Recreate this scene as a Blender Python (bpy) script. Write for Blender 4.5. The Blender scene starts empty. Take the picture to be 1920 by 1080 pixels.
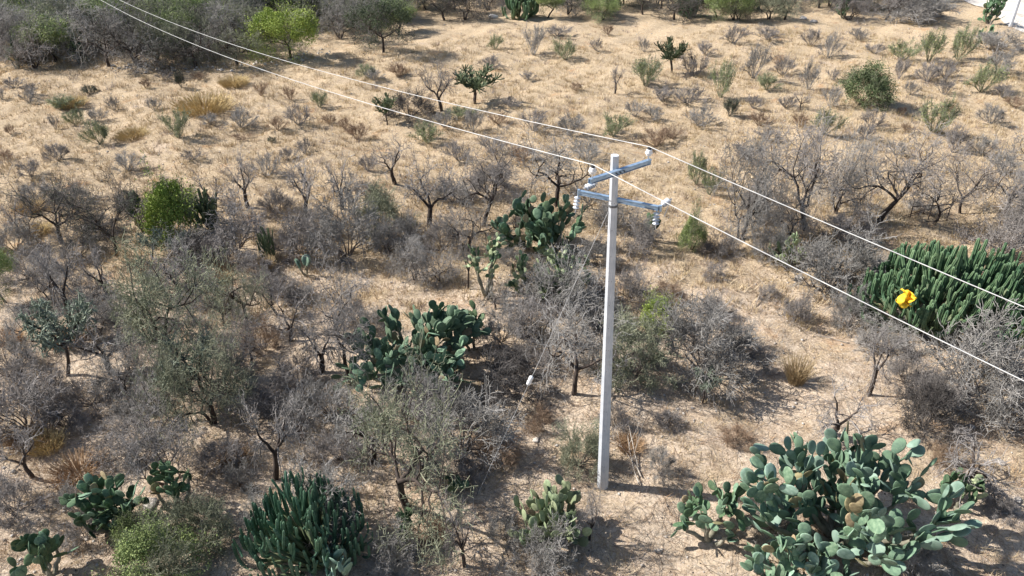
import bpy, math, random
import numpy as np
from mathutils import Vector, Matrix, Quaternion
sc = bpy.context.scene
C = sc.collection
R = math.radians
rnd = random.Random(7)

# ---------------------------------------------------------------- camera
CAMH, PITCH, FPX = 16.1, R(32), 1400.0
cd = bpy.data.cameras.new('camera'); cam = bpy.data.objects.new('camera', cd); C.objects.link(cam)
cam.location = (0, 0, CAMH); cam.rotation_euler = (R(90) - PITCH, 0, 0)
cd.sensor_width = 36; cd.lens = FPX / 1920 * 36; cd.clip_start = 0.1; cd.clip_end = 4000
sc.camera = cam
# ---------------------------------------------------------------- light
SUN_EL, SUN_AZ = R(41), R(-79)      # azimuth measured from +Y towards +X: the sun stands left, slightly beyond
w = bpy.data.worlds.new('World'); sc.world = w; w.use_nodes = True
nt = w.node_tree; nt.nodes.clear()
sky = nt.nodes.new('ShaderNodeTexSky'); sky.sky_type = 'NISHITA'; sky.sun_disc = False
sky.sun_elevation = SUN_EL; sky.sun_rotation = SUN_AZ
bg = nt.nodes.new('ShaderNodeBackground'); bg.inputs[1].default_value = 0.082
wo = nt.nodes.new('ShaderNodeOutputWorld')
nt.links.new(sky.outputs[0], bg.inputs[0]); nt.links.new(bg.outputs[0], wo.inputs[0])
sd = bpy.data.lights.new('sun', 'SUN'); sd.energy = 5.0; sd.angle = R(0.5); sd.color = (1, 0.955, 0.89)
so = bpy.data.objects.new('sun', sd); C.objects.link(so)
sv = Vector((math.sin(SUN_AZ) * math.cos(SUN_EL), math.cos(SUN_AZ) * math.cos(SUN_EL), math.sin(SUN_EL)))
so.rotation_euler = sv.to_track_quat('Z', 'Y').to_euler(); so.location = (-40, 20, 60)
sc.view_settings.view_transform = 'Standard'; sc.view_settings.look = 'None'
sc.view_settings.exposure = 0.86; sc.view_settings.gamma = 1
sc.view_settings.use_curve_mapping = False

# ---------------------------------------------------------------- terrain height and pixel rays
def hgt(x, y):
    far = np.clip((np.hypot(x, y) - 130) / 400, 0, 1)
    return (0.16 * np.sin(x * .31 + 1.3) * np.cos(y * .27 + .4) + 0.10 * np.sin(x * .83 + y * .57) + 0.05 * np.sin(x * 1.9 - y * 1.4 + 2)
            + 0.03 * np.sin(x * 3.7 + y * 4.3) + far * far * (18 + 14 * np.sin(x * .006 + 1) * np.cos(y * .005)))
def hz(x, y): return float(hgt(np.float64(x), np.float64(y)))
_F = Vector((0, math.cos(PITCH), -math.sin(PITCH))); _U = Vector((0, math.sin(PITCH), math.cos(PITCH)))
def P(px, py, z=None):
    d = _F * FPX + _U * (540 - py) + Vector((px - 960, 0, 0))
    zz = 0.0 if z is None else z
    for _ in range(4):
        t = (zz - CAMH) / d.z; x, y = d.x * t, d.y * t
        if z is not None: break
        zz = hz(x, y)
    return Vector((x, y, zz))
def depth(p): return (p - Vector((0, 0, CAMH))).dot(_F)
def proj(p):
    q = p - Vector((0, 0, CAMH)); D = q.dot(_F)
    return 960 + FPX * q.x / D, 540 - FPX * q.dot(_U) / D

# ---------------------------------------------------------------- materials
def mat(name, c1, c2, scale=3.0, rough=.85, var=.18, bump=0.0, c3=None, coord='Object', hue=0.0, trans=0.0):
    m = bpy.data.materials.new(name); m.use_nodes = True
    n = m.node_tree.nodes; l = m.node_tree.links; b = n['Principled BSDF']
    b.inputs['Roughness'].default_value = rough; b.inputs['Specular IOR Level'].default_value = .25
    tc = n.new('ShaderNodeTexCoord'); nz = n.new('ShaderNodeTexNoise'); nz.inputs['Scale'].default_value = scale; nz.inputs['Detail'].default_value = 4
    l.new(tc.outputs[coord], nz.inputs['Vector'])
    cr = n.new('ShaderNodeValToRGB'); cr.color_ramp.elements[0].position = .36; cr.color_ramp.elements[1].position = .64
    cr.color_ramp.elements[0].color = (*c1, 1); cr.color_ramp.elements[1].color = (*c2, 1)
    if c3: e = cr.color_ramp.elements.new(.8); e.color = (*c3, 1)
    l.new(nz.outputs['Fac'], cr.inputs['Fac'])
    oi = n.new('ShaderNodeObjectInfo'); mr = n.new('ShaderNodeMapRange')
    mr.inputs['To Min'].default_value = 1 - var; mr.inputs['To Max'].default_value = 1 + var
    l.new(oi.outputs['Random'], mr.inputs['Value'])
    hs = n.new('ShaderNodeHueSaturation'); l.new(mr.outputs[0], hs.inputs['Value']); l.new(cr.outputs[0], hs.inputs['Color'])
    if hue:
        mh = n.new('ShaderNodeMapRange'); mh.inputs['To Min'].default_value = .5 - hue; mh.inputs['To Max'].default_value = .5 + hue
        mm = n.new('ShaderNodeMath'); mm.operation = 'FRACT'; mx = n.new('ShaderNodeMath'); mx.operation = 'MULTIPLY'; mx.inputs[1].default_value = 7.3
        l.new(oi.outputs['Random'], mx.inputs[0]); l.new(mx.outputs[0], mm.inputs[0]); l.new(mm.outputs[0], mh.inputs['Value']); l.new(mh.outputs[0], hs.inputs['Hue'])
    l.new(hs.outputs[0], b.inputs['Base Color'])
    if bump:
        bp = n.new('ShaderNodeBump'); bp.inputs['Strength'].default_value = bump; bp.inputs['Distance'].default_value = .02
        n2 = n.new('ShaderNodeTexNoise'); n2.inputs['Scale'].default_value = scale * 6; l.new(tc.outputs[coord], n2.inputs['Vector'])
        l.new(n2.outputs['Fac'], bp.inputs['Height']); l.new(bp.outputs[0], b.inputs['Normal'])
    return m
M = {}
M['bark'] = mat('bark', (.035, .027, .023), (.085, .065, .055), 5, var=.25)
M['bark_grey'] = mat('bark_grey', (.07, .057, .05), (.15, .125, .11), 5, var=.25)
M['twig_grey'] = mat('twig_grey', (.21, .20, .185), (.38, .36, .34), 1.4, var=.16)
M['twig_purple'] = mat('twig_purple', (.18, .165, .155), (.335, .308, .292), 1.4, var=.16)
M['twig_olive'] = mat('twig_olive', (.165, .175, .115), (.31, .315, .22), 1.4, var=.16)
M['twig_dark'] = mat('twig_dark', (.08, .072, .068), (.17, .155, .145), 1.4, var=.2)
M['twig_brown'] = mat('twig_brown', (.21, .145, .10), (.36, .26, .18), 1.4, var=.16)
M['leaf_lime'] = mat('leaf_lime', (.20, .27, .055), (.38, .46, .11), 1.2, var=.15)
M['leaf_olive'] = mat('leaf_olive', (.16, .21, .075), (.32, .39, .15), 1.2, var=.15)
M['leaf_olive_dark'] = mat('leaf_olive_dark', (.075, .10, .05), (.15, .19, .085), 1.2, var=0)
M['leaf_dark'] = mat('leaf_dark', (.045, .062, .035), (.11, .14, .075), 1.2, var=.2)
M['leaf_grey'] = mat('leaf_grey', (.13, .15, .10), (.24, .26, .18), 1.2, var=.15)
M['cholla'] = mat('cholla', (.13, .16, .12), (.33, .37, .29), 6, var=.12)
M['straw'] = mat('straw', (.36, .26, .14), (.52, .41, .25), .9, var=.1)
M['straw_gold'] = mat('straw_gold', (.40, .29, .13), (.54, .42, .22), 1.2, var=.1)
M['rust'] = mat('rust', (.34, .215, .12), (.48, .33, .20), 1.2, var=.15)
M['rock'] = mat('rock', (.36, .32, .28), (.58, .54, .49), 5, var=.2, bump=.6)
M['concrete'] = mat('concrete', (.46, .485, .52), (.56, .58, .61), 3.5, rough=.8, var=.0, bump=.15, c3=(.44, .44, .44))
M['steel'] = mat('steel', (.22, .33, .47), (.33, .44, .58), 9, rough=.42, var=.0); M['steel'].node_tree.nodes['Principled BSDF'].inputs['Metallic'].default_value = .45  # blue of the reflected sky is put into the base colour
M['dark_steel'] = mat('dark_steel', (.07, .075, .08), (.14, .14, .15), 9, rough=.5, var=0)
M['porcelain'] = mat('porcelain', (.72, .73, .74), (.80, .80, .80), 9, rough=.25, var=0)
M['black_rubber'] = mat('black_rubber', (.02, .02, .022), (.04, .04, .04), 9, rough=.5, var=0)
M['wire'] = mat('wire', (.46, .46, .46), (.62, .62, .6), 2, rough=.5, var=0)
M['guy'] = mat('guy', (.34, .34, .34), (.46, .46, .46), 2, rough=.5, var=0)
M['yellow'] = mat('yellow_cloth', (.78, .44, .02), (.88, .60, .05), 5, rough=.6, var=0)
M['deadwood'] = mat('deadwood', (.20, .17, .145), (.40, .36, .31), 5, var=.2)
M['limb'] = mat('cactus_limb', (.16, .15, .11), (.30, .28, .22), 5, var=.15, bump=.3)

def pad_mat(name, c1, c2, hue=.022, var=.3):
    m = mat(name, c1, c2, 4, rough=.7, var=var, hue=hue)
    n = m.node_tree.nodes; l = m.node_tree.links; b = n['Principled BSDF']
    b.inputs['Specular IOR Level'].default_value = .22
    # areole dots: a regular voronoi over the pad
    tc = n.new('ShaderNodeTexCoord'); vo = n.new('ShaderNodeTexVoronoi'); vo.inputs['Scale'].default_value = 26
    l.new(tc.outputs['Object'], vo.inputs['Vector'])
    cr = n.new('ShaderNodeValToRGB'); cr.color_ramp.elements[0].position = .14; cr.color_ramp.elements[0].color = (1, 1, 1, 1)
    cr.color_ramp.elements[1].position = .26; cr.color_ramp.elements[1].color = (0, 0, 0, 1)
    l.new(vo.outputs['Distance'], cr.inputs['Fac'])
    mx = n.new('ShaderNodeMixRGB'); mx.inputs['Color2'].default_value = (.33, .33, .24, 1)
    old = b.inputs['Base Color'].links[0].from_socket
    mu = n.new('ShaderNodeMath'); mu.operation = 'MULTIPLY'; mu.inputs[1].default_value = .35
    l.new(cr.outputs[0], mu.inputs[0]); l.new(mu.outputs[0], mx.inputs['Fac']); l.new(old, mx.inputs['Color1']); l.new(mx.outputs[0], b.inputs['Base Color'])
    return m
M['pad'] = pad_mat('pad', (.09, .155, .10), (.18, .27, .17))
M['pad_pale'] = pad_mat('pad_pale', (.20, .25, .14), (.32, .37, .22))
M['pad_dead'] = pad_mat('pad_dead', (.20, .16, .09), (.36, .30, .17))
M['pad_dark'] = pad_mat('pad_dark', (.045, .085, .045), (.095, .15, .075))
M['pad_blue'] = pad_mat('pad_blue', (.15, .235, .17), (.26, .36, .28))
M['garam'] = mat('garam', (.05, .105, .055), (.14, .21, .11), 2.5, rough=.55, var=.2, hue=.012)
M['garam_blue'] = mat('garam_blue', (.04, .10, .06), (.11, .19, .12), 2.5, rough=.55, var=.28, hue=.012)
M['garam_olive'] = mat('garam_olive', (.06, .085, .045), (.14, .17, .09), 2.5, rough=.6, var=.15)

# ---------------------------------------------------------------- mesh helpers
def np_mesh(name, verts, faces, nper, mats, mi=None, smooth=False):
    """faces: (n, nper) int array"""
    me = bpy.data.meshes.new(name)
    v = np.asarray(verts, dtype=np.float32); f = np.asarray(faces, dtype=np.int32)
    me.vertices.add(len(v)); me.vertices.foreach_set('co', v.ravel())
    me.loops.add(f.size); me.loops.foreach_set('vertex_index', f.ravel())
    me.polygons.add(len(f)); me.polygons.foreach_set('loop_start', np.arange(0, f.size, nper, dtype=np.int32))
    try: me.polygons.foreach_set('loop_total', np.full(len(f), nper, dtype=np.int32))
    except Exception: pass
    if smooth: me.polygons.foreach_set('use_smooth', np.ones(len(f), dtype=bool))
    for m in mats: me.materials.append(m)
    if mi is not None: me.polygons.foreach_set('material_index', np.asarray(mi, dtype=np.int32))
    me.update(calc_edges=True); me.validate()
    return me
def py_mesh(name, verts, faces, mats, smooth=False):
    me = bpy.data.meshes.new(name); me.from_pydata([tuple(v) for v in verts], [], faces)
    for m in mats: me.materials.append(m)
    if smooth:
        for p in me.polygons: p.use_smooth = True
    me.update(); return me
def link(name, me, parent=None, loc=(0, 0, 0), rot=(0, 0, 0), scale=(1, 1, 1)):
    o = bpy.data.objects.new(name, me); C.objects.link(o)
    o.location = loc; o.rotation_euler = rot; o.scale = scale
    if parent: o.parent = parent
    return o
def tag(o, label=None, cat=None, group=None, kind=None):
    if label: o['label'] = label
    if cat: o['category'] = cat
    if group: o['group'] = group
    if kind: o['kind'] = kind
    return o
def frames(d):
    d = d / np.maximum(np.linalg.norm(d, axis=1, keepdims=True), 1e-9)
    ref = np.where(np.abs(d[:, 2:3]) < .9, np.array([[0, 0, 1.]]), np.array([[1., 0, 0]]))
    a = np.cross(d, ref); a /= np.maximum(np.linalg.norm(a, axis=1, keepdims=True), 1e-9)
    return d, a, np.cross(d, a)
def seg_geo(segs, ns=3):
    """segs rows: x0 y0 z0 x1 y1 z1 r0 r1 -> verts, quads"""
    s = np.asarray(segs, dtype=np.float64).reshape(-1, 8)
    d, a, b = frames(s[:, 3:6] - s[:, 0:3])
    an = np.arange(ns) * 2 * np.pi / ns
    ring = a[:, None, :] * np.cos(an)[None, :, None] + b[:, None, :] * np.sin(an)[None, :, None]
    v0 = s[:, None, 0:3] - d[:, None] * (s[:, 6, None, None] * .3) + ring * s[:, 6, None, None]
    v1 = s[:, None, 3:6] + d[:, None] * (s[:, 7, None, None] * .3) + ring * s[:, 7, None, None]
    V = np.concatenate([v0, v1], axis=1).reshape(-1, 3)
    base = (np.arange(len(s)) * 2 * ns)[:, None]
    k = np.arange(ns); k2 = (k + 1) % ns
    q = np.stack([k, k2, k2 + ns, k + ns], axis=1)
    Fq = (base[:, None, :] + q[None]).reshape(-1, 4)
    return V, Fq
def seg_mesh(name, segs, m, ns=3):
    V, F = seg_geo(segs, ns); return np_mesh(name, V, F, 4, [m])
def leaf_geo(pts, size, seed, flat=0.0):
    """one diamond leaf quad per point"""
    g = np.random.default_rng(seed); n = len(pts)
    a = g.normal(size=(n, 3)); a /= np.linalg.norm(a, axis=1, keepdims=True)
    b = np.cross(a, g.normal(size=(n, 3))); b /= np.linalg.norm(b, axis=1, keepdims=True)
    s = size * g.uniform(.6, 1.4, size=(n, 1))
    V = np.stack([pts - a * s, pts - b * s * .45, pts + a * s, pts + b * s * .45], axis=1).reshape(-1, 3)
    return V, np.arange(4 * n).reshape(-1, 4)
def tube_rings(path, rad, ns, prof=None, cap=True):
    """one continuous tube mesh along a path (list of Vector), radii list, optional profile multiplier per angle"""
    verts, faces = [], []
    n = len(path)
    nrm = None
    for i, p in enumerate(path):
        d = (path[min(i + 1, n - 1)] - path[max(i - 1, 0)]).normalized()
        if nrm is None:
            nrm = d.cross(Vector((0.3, 1, .2))).normalized()
        nrm = (nrm - d * nrm.dot(d)).normalized(); bn = d.cross(nrm)
        for k in range(ns):
            a = 2 * math.pi * k / ns; r = rad[i] * (prof[k] if prof else 1)
            verts.append(p + (nrm * math.cos(a) + bn * math.sin(a)) * r)
    for i in range(n - 1):
        for k in range(ns):
            k2 = (k + 1) % ns
            faces.append((i * ns + k, i * ns + k2, (i + 1) * ns + k2, (i + 1) * ns + k))
    if cap:
        faces.append(tuple(range(ns))[::-1]); faces.append(tuple((n - 1) * ns + k for k in range(ns)))
    return verts, faces
class MB:
    def __init__(s): s.v = []; s.f = []
    def add(s, vf, Mx=None):
        o = len(s.v); v, f = vf
        s.v += [(Mx @ Vector(p)) if Mx else Vector(p) for p in v]; s.f += [tuple(i + o for i in q) for q in f]
        return s
    def box(s, c, sz, Mx=None):
        x, y, z = (q / 2 for q in sz)
        v = [Vector((c[0] + a * x, c[1] + b * y, c[2] + d * z)) for a in (-1, 1) for b in (-1, 1) for d in (-1, 1)]
        return s.add((v, [(0, 1, 3, 2), (4, 6, 7, 5), (0, 4, 5, 1), (2, 3, 7, 6), (0, 2, 6, 4), (1, 5, 7, 3)]), Mx)
    def lathe(s, prof, ns=16, Mx=None):
        v = [Vector((r * math.cos(2 * math.pi * k / ns), r * math.sin(2 * math.pi * k / ns), z)) for r, z in prof for k in range(ns)]
        n = len(prof)
        f = [(i * ns + k, i * ns + (k + 1) % ns, (i + 1) * ns + (k + 1) % ns, (i + 1) * ns + k) for i in range(n - 1) for k in range(ns)]
        f += [tuple(range(ns))[::-1], tuple((n - 1) * ns + k for k in range(ns))]
        return s.add((v, f), Mx)
    def tube(s, pts, r, ns=8):
        pts = [Vector(p) for p in pts]
        return s.add(tube_rings(pts, r if isinstance(r, list) else [r] * len(pts), ns))
    def build(s, name, m, parent=None, smooth=False):
        return link(name, py_mesh(name, s.v, s.f, [m], smooth), parent)

# ---------------------------------------------------------------- ground: one sheet reaching the horizon
def axis(lo, hi, step, far):
    a = list(np.arange(lo, hi + 1e-6, step)); s = step
    x = a[-1]
    while x < far: s *= 1.25; x += s; a.append(x)
    x = a[0]; s = step
    while x > -far: s *= 1.25; x -= s; a.insert(0, x)
    return np.array(a)
gx = axis(-48, 58, .25, 1600); gy = axis(5, 96, .25, 1600)
X, Y = np.meshgrid(gx, gy); g = np.random.default_rng(3)
near = (np.abs(X) < 70) & (Y < 100)
Z = hgt(X, Y)
nx, ny = len(gx), len(gy)
V = np.stack([X, Y, Z], axis=-1).reshape(-1, 3)
i = np.arange(nx * ny).reshape(ny, nx)
Fg = np.stack([i[:-1, :-1], i[:-1, 1:], i[1:, 1:], i[1:, :-1]], axis=-1).reshape(-1, 4)

def ground_mat():
    m = bpy.data.materials.new('dry_soil'); m.use_nodes = True
    n = m.node_tree.nodes; l = m.node_tree.links; b = n['Principled BSDF']; b.inputs['Roughness'].default_value = .95; b.inputs['Specular IOR Level'].default_value = .1
    tc = n.new('ShaderNodeTexCoord')
    def noise(s, det=5, rough=.6):
        q = n.new('ShaderNodeTexNoise'); q.inputs['Scale'].default_value = s; q.inputs['Detail'].default_value = det; q.inputs['Roughness'].default_value = rough
        l.new(tc.outputs['Object'], q.inputs['Vector']); return q.outputs['Fac']
    def ramp(f, a, b2, lo=0., hi=1.):
        q = n.new('ShaderNodeMapRange'); q.inputs['From Min'].default_value = a; q.inputs['From Max'].default_value = b2
        q.inputs['To Min'].default_value = lo; q.inputs['To Max'].default_value = hi; q.interpolation_type = 'SMOOTHSTEP'
        l.new(f, q.inputs['Value']); return q.outputs[0]
    def mix(f, a, c, mode='MIX'):
        q = n.new('ShaderNodeMixRGB'); q.blend_type = mode
        if isinstance(f, float): q.inputs[0].default_value = f
        else: l.new(f, q.inputs[0])
        for k, s in ((1, a), (2, c)):
            if isinstance(s, tuple): q.inputs[k].default_value = (*s, 1)
            else: l.new(s, q.inputs[k])
        return q.outputs[0]
    soil = mix(ramp(noise(1.1), .35, .65), (.53, .41, .295), (.68, .555, .42))
    soil = mix(ramp(noise(9, 6, .7), .45, .7), soil, (.68, .56, .45))
    # straw: stronger in the far field
    sx = n.new('ShaderNodeSeparateXYZ'); l.new(tc.outputs['Object'], sx.inputs[0])
    fld = ramp(sx.outputs['Y'], 22., 34., .0, .34)
    ad = n.new('ShaderNodeMath'); ad.operation = 'ADD'; l.new(noise(.35), ad.inputs[0]); l.new(fld, ad.inputs[1])
    straw = mix(ramp(noise(14, 5, .7), .35, .7), (.44, .33, .205), (.63, .505, .35))
    c = mix(ramp(ad.outputs[0], .5, .68), soil, straw)
    c = mix(ramp(noise(.55, 5), .58, .72, 0, .75), c, (.44, .25, .12))        # rusty grass areas
    c = mix(ramp(noise(.21, 4), .60, .75, 0, .6), c, (.62, .50, .40))
    c = mix(ramp(noise(1.3, 6, .8), .50, .66, 0, .6), c, (.36, .255, .165))
    c = mix(ramp(noise(2.6, 6, .75), .54, .68, 0, .65), c, (.25, .19, .145))      # litter
    c = mix(ramp(noise(5.5, 5, .85), .50, .62, 0, .45), c, (.28, .21, .15))
    c = mix(ramp(noise(13, 4, .85), .52, .62, 0, .6), c, (.19, .14, .10))
    c = mix(ramp(noise(4.2, 5, .85), .56, .66, 0, .6), c, (.74, .64, .52))
    c = mix(ramp(noise(32, 4, .8), .55, .68, 0, .55), c, (.20, .155, .12))        # small debris
    c = mix(ramp(noise(21, 3, .8), .60, .70, 0, .7), c, (.72, .63, .53))       # pale pebbles
    l.new(c, b.inputs['Base Color'])
    bp = n.new('ShaderNodeBump'); bp.inputs['Strength'].default_value = 1.0; bp.inputs['Distance'].default_value = .12
    l.new(noise(7, 8, .75), bp.inputs['Height']); l.new(bp.outputs[0], b.inputs['Normal'])
    return m
M['ground'] = ground_mat()
ground = link('ground', np_mesh('ground', V, Fg, 4, [M['ground']], smooth=True)); tag(ground, kind='structure')

# pale gravel road at the far right corner
M['road'] = mat('white_gravel', (.48, .43, .38), (.63, .58, .52), .8, var=0, bump=.4, coord='Object')
A, B = P(1926, 62), P(1806, -2)
dr = (B - A).normalized(); nr = Vector((dr.y, -dr.x, 0))
rv, rf = [], []
NS = 120; NW = 10
for k in range(NS + 1):
    for q in range(NW + 1):
        p = A + dr * (-25 + k * 1.2) + nr * (q * .9 + .35 * math.sin(k * .5) * (q == 0))
        rv.append((p.x, p.y, hz(p.x, p.y) + .05))
for k in range(NS):
    for q in range(NW):
        a = k * (NW + 1) + q; rf.append((a, a + 1, a + NW + 2, a + NW + 1))
tag(link('gravel_road', py_mesh('gravel_road', rv, rf, [M['road']], True)), kind='structure')

# ---------------------------------------------------------------- plant prototypes
def unit(v): return v / (np.linalg.norm(v) + 1e-9)
class Grow:
    def __init__(s, seed): s.r = random.Random(seed); s.segs = []; s.tips = []
    def rv(s): return np.array([s.r.gauss(0, 1), s.r.gauss(0, 1), s.r.gauss(0, 1)])
    def branch(s, p, d, L, r, lev, maxlev, wig, up, spread, kids, n=5, tip=.35):
        r1 = r * tip; pos = p
        for k in range(n):
            d = unit(d + s.rv() * wig + np.array([0, 0, up]))
            q = pos + d * L / n
            if q[2] < .03: q[2] = .03
            ra = r + (r1 - r) * k / n; rb = r + (r1 - r) * (k + 1) / n
            s.segs.append((*pos, *q, ra, rb, lev)); pos = q
            if lev < maxlev and k >= (1 if lev else 2) - (lev > 1):
                for _ in range(s.r.choice(kids[min(lev, len(kids) - 1)])):
                    side = unit(np.cross(d, s.rv()))
                    nd = unit(d * (1 - spread) + side * spread + np.array([0, 0, .05]))
                    s.branch(pos, nd, L * s.r.uniform(.5, .8), rb * .7, lev + 1, maxlev, wig * 1.05, up * .7, spread, kids, max(3, n - 1), tip)
        if lev == maxlev: s.tips.append(pos)
        elif lev > 0:
            s.branch(pos, unit(d + s.rv() * .4), L * .6, r1, lev + 1, maxlev, wig, up, spread, kids, max(3, n - 1), tip)
def finish(name, gw, split, mb, mt, leaf=None, leafn=0, leafs=.03, seed=0, rmin=.004, big=6):
    """normalises to crown radius 1 (x,y) and height 1 and returns list of (part name, mesh)"""
    s = np.array(gw.segs); 
    rad = np.percentile(np.hypot(s[:, 3], s[:, 4]), 97); top = np.percentile(s[:, 5], 99.5)
    return dict(segs=s, rad=rad, top=top, split=split, mb=mb, mt=mt, leaf=leaf, leafn=leafn, leafs=leafs, seed=seed, tips=np.array(gw.tips), name=name)
def bake(pr, W, Hh):
    """bakes a prototype at a nominal crown width W and height Hh (metres) so that twig thickness stays real"""
    s = pr['segs'].copy(); fx = (W / 2) / pr['rad']; fz = Hh / pr['top']
    s[:, [0, 1, 3, 4]] *= fx; s[:, [2, 5]] *= fz
    lev = s[:, 8]; out = []
    s[lev < 3, 6:8] *= pr.get('fat', 1)
    rr = s[:, 6:8]; rr[:] = np.maximum(rr, pr.get('rmin', .0045))
    tr = s[lev < pr['split']][:, :8]; tw = s[lev >= pr['split']][:, :8]
    dp = pr.get('drop', 0)
    if dp:
        lv0 = lev[lev >= pr['split']]; kp = (np.random.default_rng(pr['seed'] + 3).random(len(tw)) > dp) | (lv0 < lv0.max()); tw = tw[kp]; lev = np.concatenate([lev[lev < pr['split']], lv0[kp]])
    fz_n = pr.get('fuzz', 0)
    if fz_n and len(tw):            # short spiny twiglets along every fine branch
        g = np.random.default_rng(pr['seed'] + 40); lv = lev[lev >= pr['split']]
        src = tw[lv >= lv.max() - 1]; n_ = int(len(src) * fz_n); src = src[g.integers(0, len(src), n_)]
        t = g.uniform(0, 1, (n_, 1)); p0 = src[:, :3] * (1 - t) + src[:, 3:6] * t
        dd = src[:, 3:6] - src[:, :3]; dd /= np.linalg.norm(dd, axis=1, keepdims=True) + 1e-9
        nd = dd * .7 + g.normal(size=(n_, 3)) * .75; nd /= np.linalg.norm(nd, axis=1, keepdims=True)
        Lf = g.uniform(.4, 1.3, (n_, 1)) * pr.get('flen', .2); mid = p0 + nd * Lf * .5; nd2 = nd + g.normal(size=(n_, 3)) * .45; p1 = mid + nd2 * Lf * .5
        mid[:, 2] = np.maximum(mid[:, 2], .02); p1[:, 2] = np.maximum(p1[:, 2], .02)
        r_ = np.full((n_, 1), pr.get('rmin', .0045) * .9)
        tw = np.concatenate([tw, np.concatenate([p0, mid, r_, r_], 1), np.concatenate([mid, p1, r_, r_ * .6], 1)])
    if len(tr): out.append((pr.get('tname', 'trunk'), seg_mesh(pr['name'] + '_trunk', tr, pr['mb'], 5)))
    if len(tw): out.append((pr.get('cname', 'twigs'), seg_mesh(pr['name'] + '_twigs', tw, pr['mt'], 3)))
    if pr['leaf'] is not None and pr['leafn']:
        g = np.random.default_rng(pr['seed'] + 5)
        cand = tw[g.integers(0, len(tw), pr['leafn'])]
        t = g.uniform(0, 1, size=(len(cand), 1))
        pts = cand[:, 0:3] * (1 - t) + cand[:, 3:6] * t + g.normal(size=(len(cand), 3)) * pr.get('lspread', .05)
        ns_ = pr.get('shell', 0)
        if ns_:                     # lumpy leaf masses around the ends of the branches
            nl = 34; a_ = g.uniform(0, 6.283, nl); q_ = np.sqrt(g.random(nl)); e_ = g.uniform(0, 1, nl)
            cen = np.stack([np.cos(a_) * q_ * W * .36, np.sin(a_) * q_ * W * .36, Hh * (pr.get('zlo', .2) + (.82 - pr.get('zlo', .2)) * np.sqrt(np.maximum(0, 1 - q_ ** 2)) * (.5 + .5 * e_))], 1)
            ci = g.integers(0, nl, ns_); v_ = g.normal(size=(ns_, 3)); v_ /= np.linalg.norm(v_, axis=1, keepdims=True)
            pts = np.concatenate([pts, cen[ci] + v_ * (W * .13) * (g.random((ns_, 1)) ** .35) * (.6 + .8 * (ci[:, None] % 5) / 5)])
            pts = pts[pts[:, 2] > .03]
        keep = np.sin(pts[:, 0] * 2.3 + pr['seed']) + np.sin(pts[:, 1] * 2.9) + np.sin(pts[:, 2] * 3.1) > pr.get('lgap', -9)
        pts = pts[keep]
        V, F = leaf_geo(pts, pr['leafs'], pr['seed'] + 9)
        out.append(('foliage', np_mesh(pr['name'] + '_foliage', V, F, 4, [pr['leaf']])))
    return out
PROTO = {}; NOM = {}
def proto(kind, variants, W, Hh):
    PROTO[kind] = [bake(v, W, Hh) for v in variants]; NOM[kind] = (W, Hh)

# leafless mesquite-like trees: short crooked trunk, wide crown of fine twigs
def tree_grow(seed, stems=1, lean=.3, trunk=.9, spread=.62, maxlev=4, wig=.33):
    gw = Grow(seed)
    for k in range(stems):
        a = gw.r.uniform(0, 6.28); ln = gw.r.uniform(.3, 1) * lean * (1 if stems == 1 else 2.2)
        d = unit(np.array([math.cos(a) * ln, math.sin(a) * ln, 1]))
        # trunk then two to four main limbs
        pos = np.array([math.cos(a) * .06 * (stems > 1), math.sin(a) * .06 * (stems > 1), -.1]); r = .085 if stems == 1 else .055
        for q in range(4):
            nd = unit(d + gw.rv() * .16); nx_ = pos + nd * trunk / 4
            gw.segs.append((*pos, *nx_, r, r * .93, 0)); pos = nx_; r *= .93; d = nd
        nl = gw.r.choice([3, 4]) if stems == 1 else 2
        a0 = gw.r.uniform(0, 6.28)
        for q in range(nl):
            aa = a0 + 6.28 * q / nl + gw.r.uniform(-.4, .4); el = gw.r.uniform(.35, 1.1)
            nd = unit(np.array([math.cos(aa), math.sin(aa), el]) + d * .35)
            gw.branch(pos, nd, gw.r.uniform(1.1, 1.7), r * .66, 1, maxlev, wig, .05, spread, [[1], [1, 1, 2], [1, 1, 2], [1, 2]], 5, .42)
    return gw
def shrub_grow(seed, stems=9, maxlev=3, up=.02, wig=.16, spread=.45, el=(.3, 1.6), kids=[[1, 2], [1, 2], [1]], n=5):
    gw = Grow(seed)
    for k in range(stems):
        a = 6.28 * k / stems + gw.r.uniform(-.4, .4); e = gw.r.uniform(*el)
        d = unit(np.array([math.cos(a), math.sin(a), e]))
        gw.branch(np.array([math.cos(a) * .05, math.sin(a) * .05, -.05]), d, gw.r.uniform(.6, 1.0), .022, 0, maxlev, wig, up, spread, kids, n, .45)
    return gw
def V_(name, gw, split, mb, mt, **k):
    extra = {q: k.pop(q) for q in list(k) if q in ('drop', 'zlo', 'fat', 'shell', 'rmin', 'fuzz', 'flen', 'lspread', 'lgap', 'tname', 'cname')}
    d = finish(name, gw, split, mb, mt, **k); d.update(extra); return d
tg = [tree_grow(100 + k, 1, trunk=.8 + .15 * (k % 3)) for k in range(5)] + [tree_grow(200 + k, 3, trunk=.6) for k in range(3)]
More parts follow.
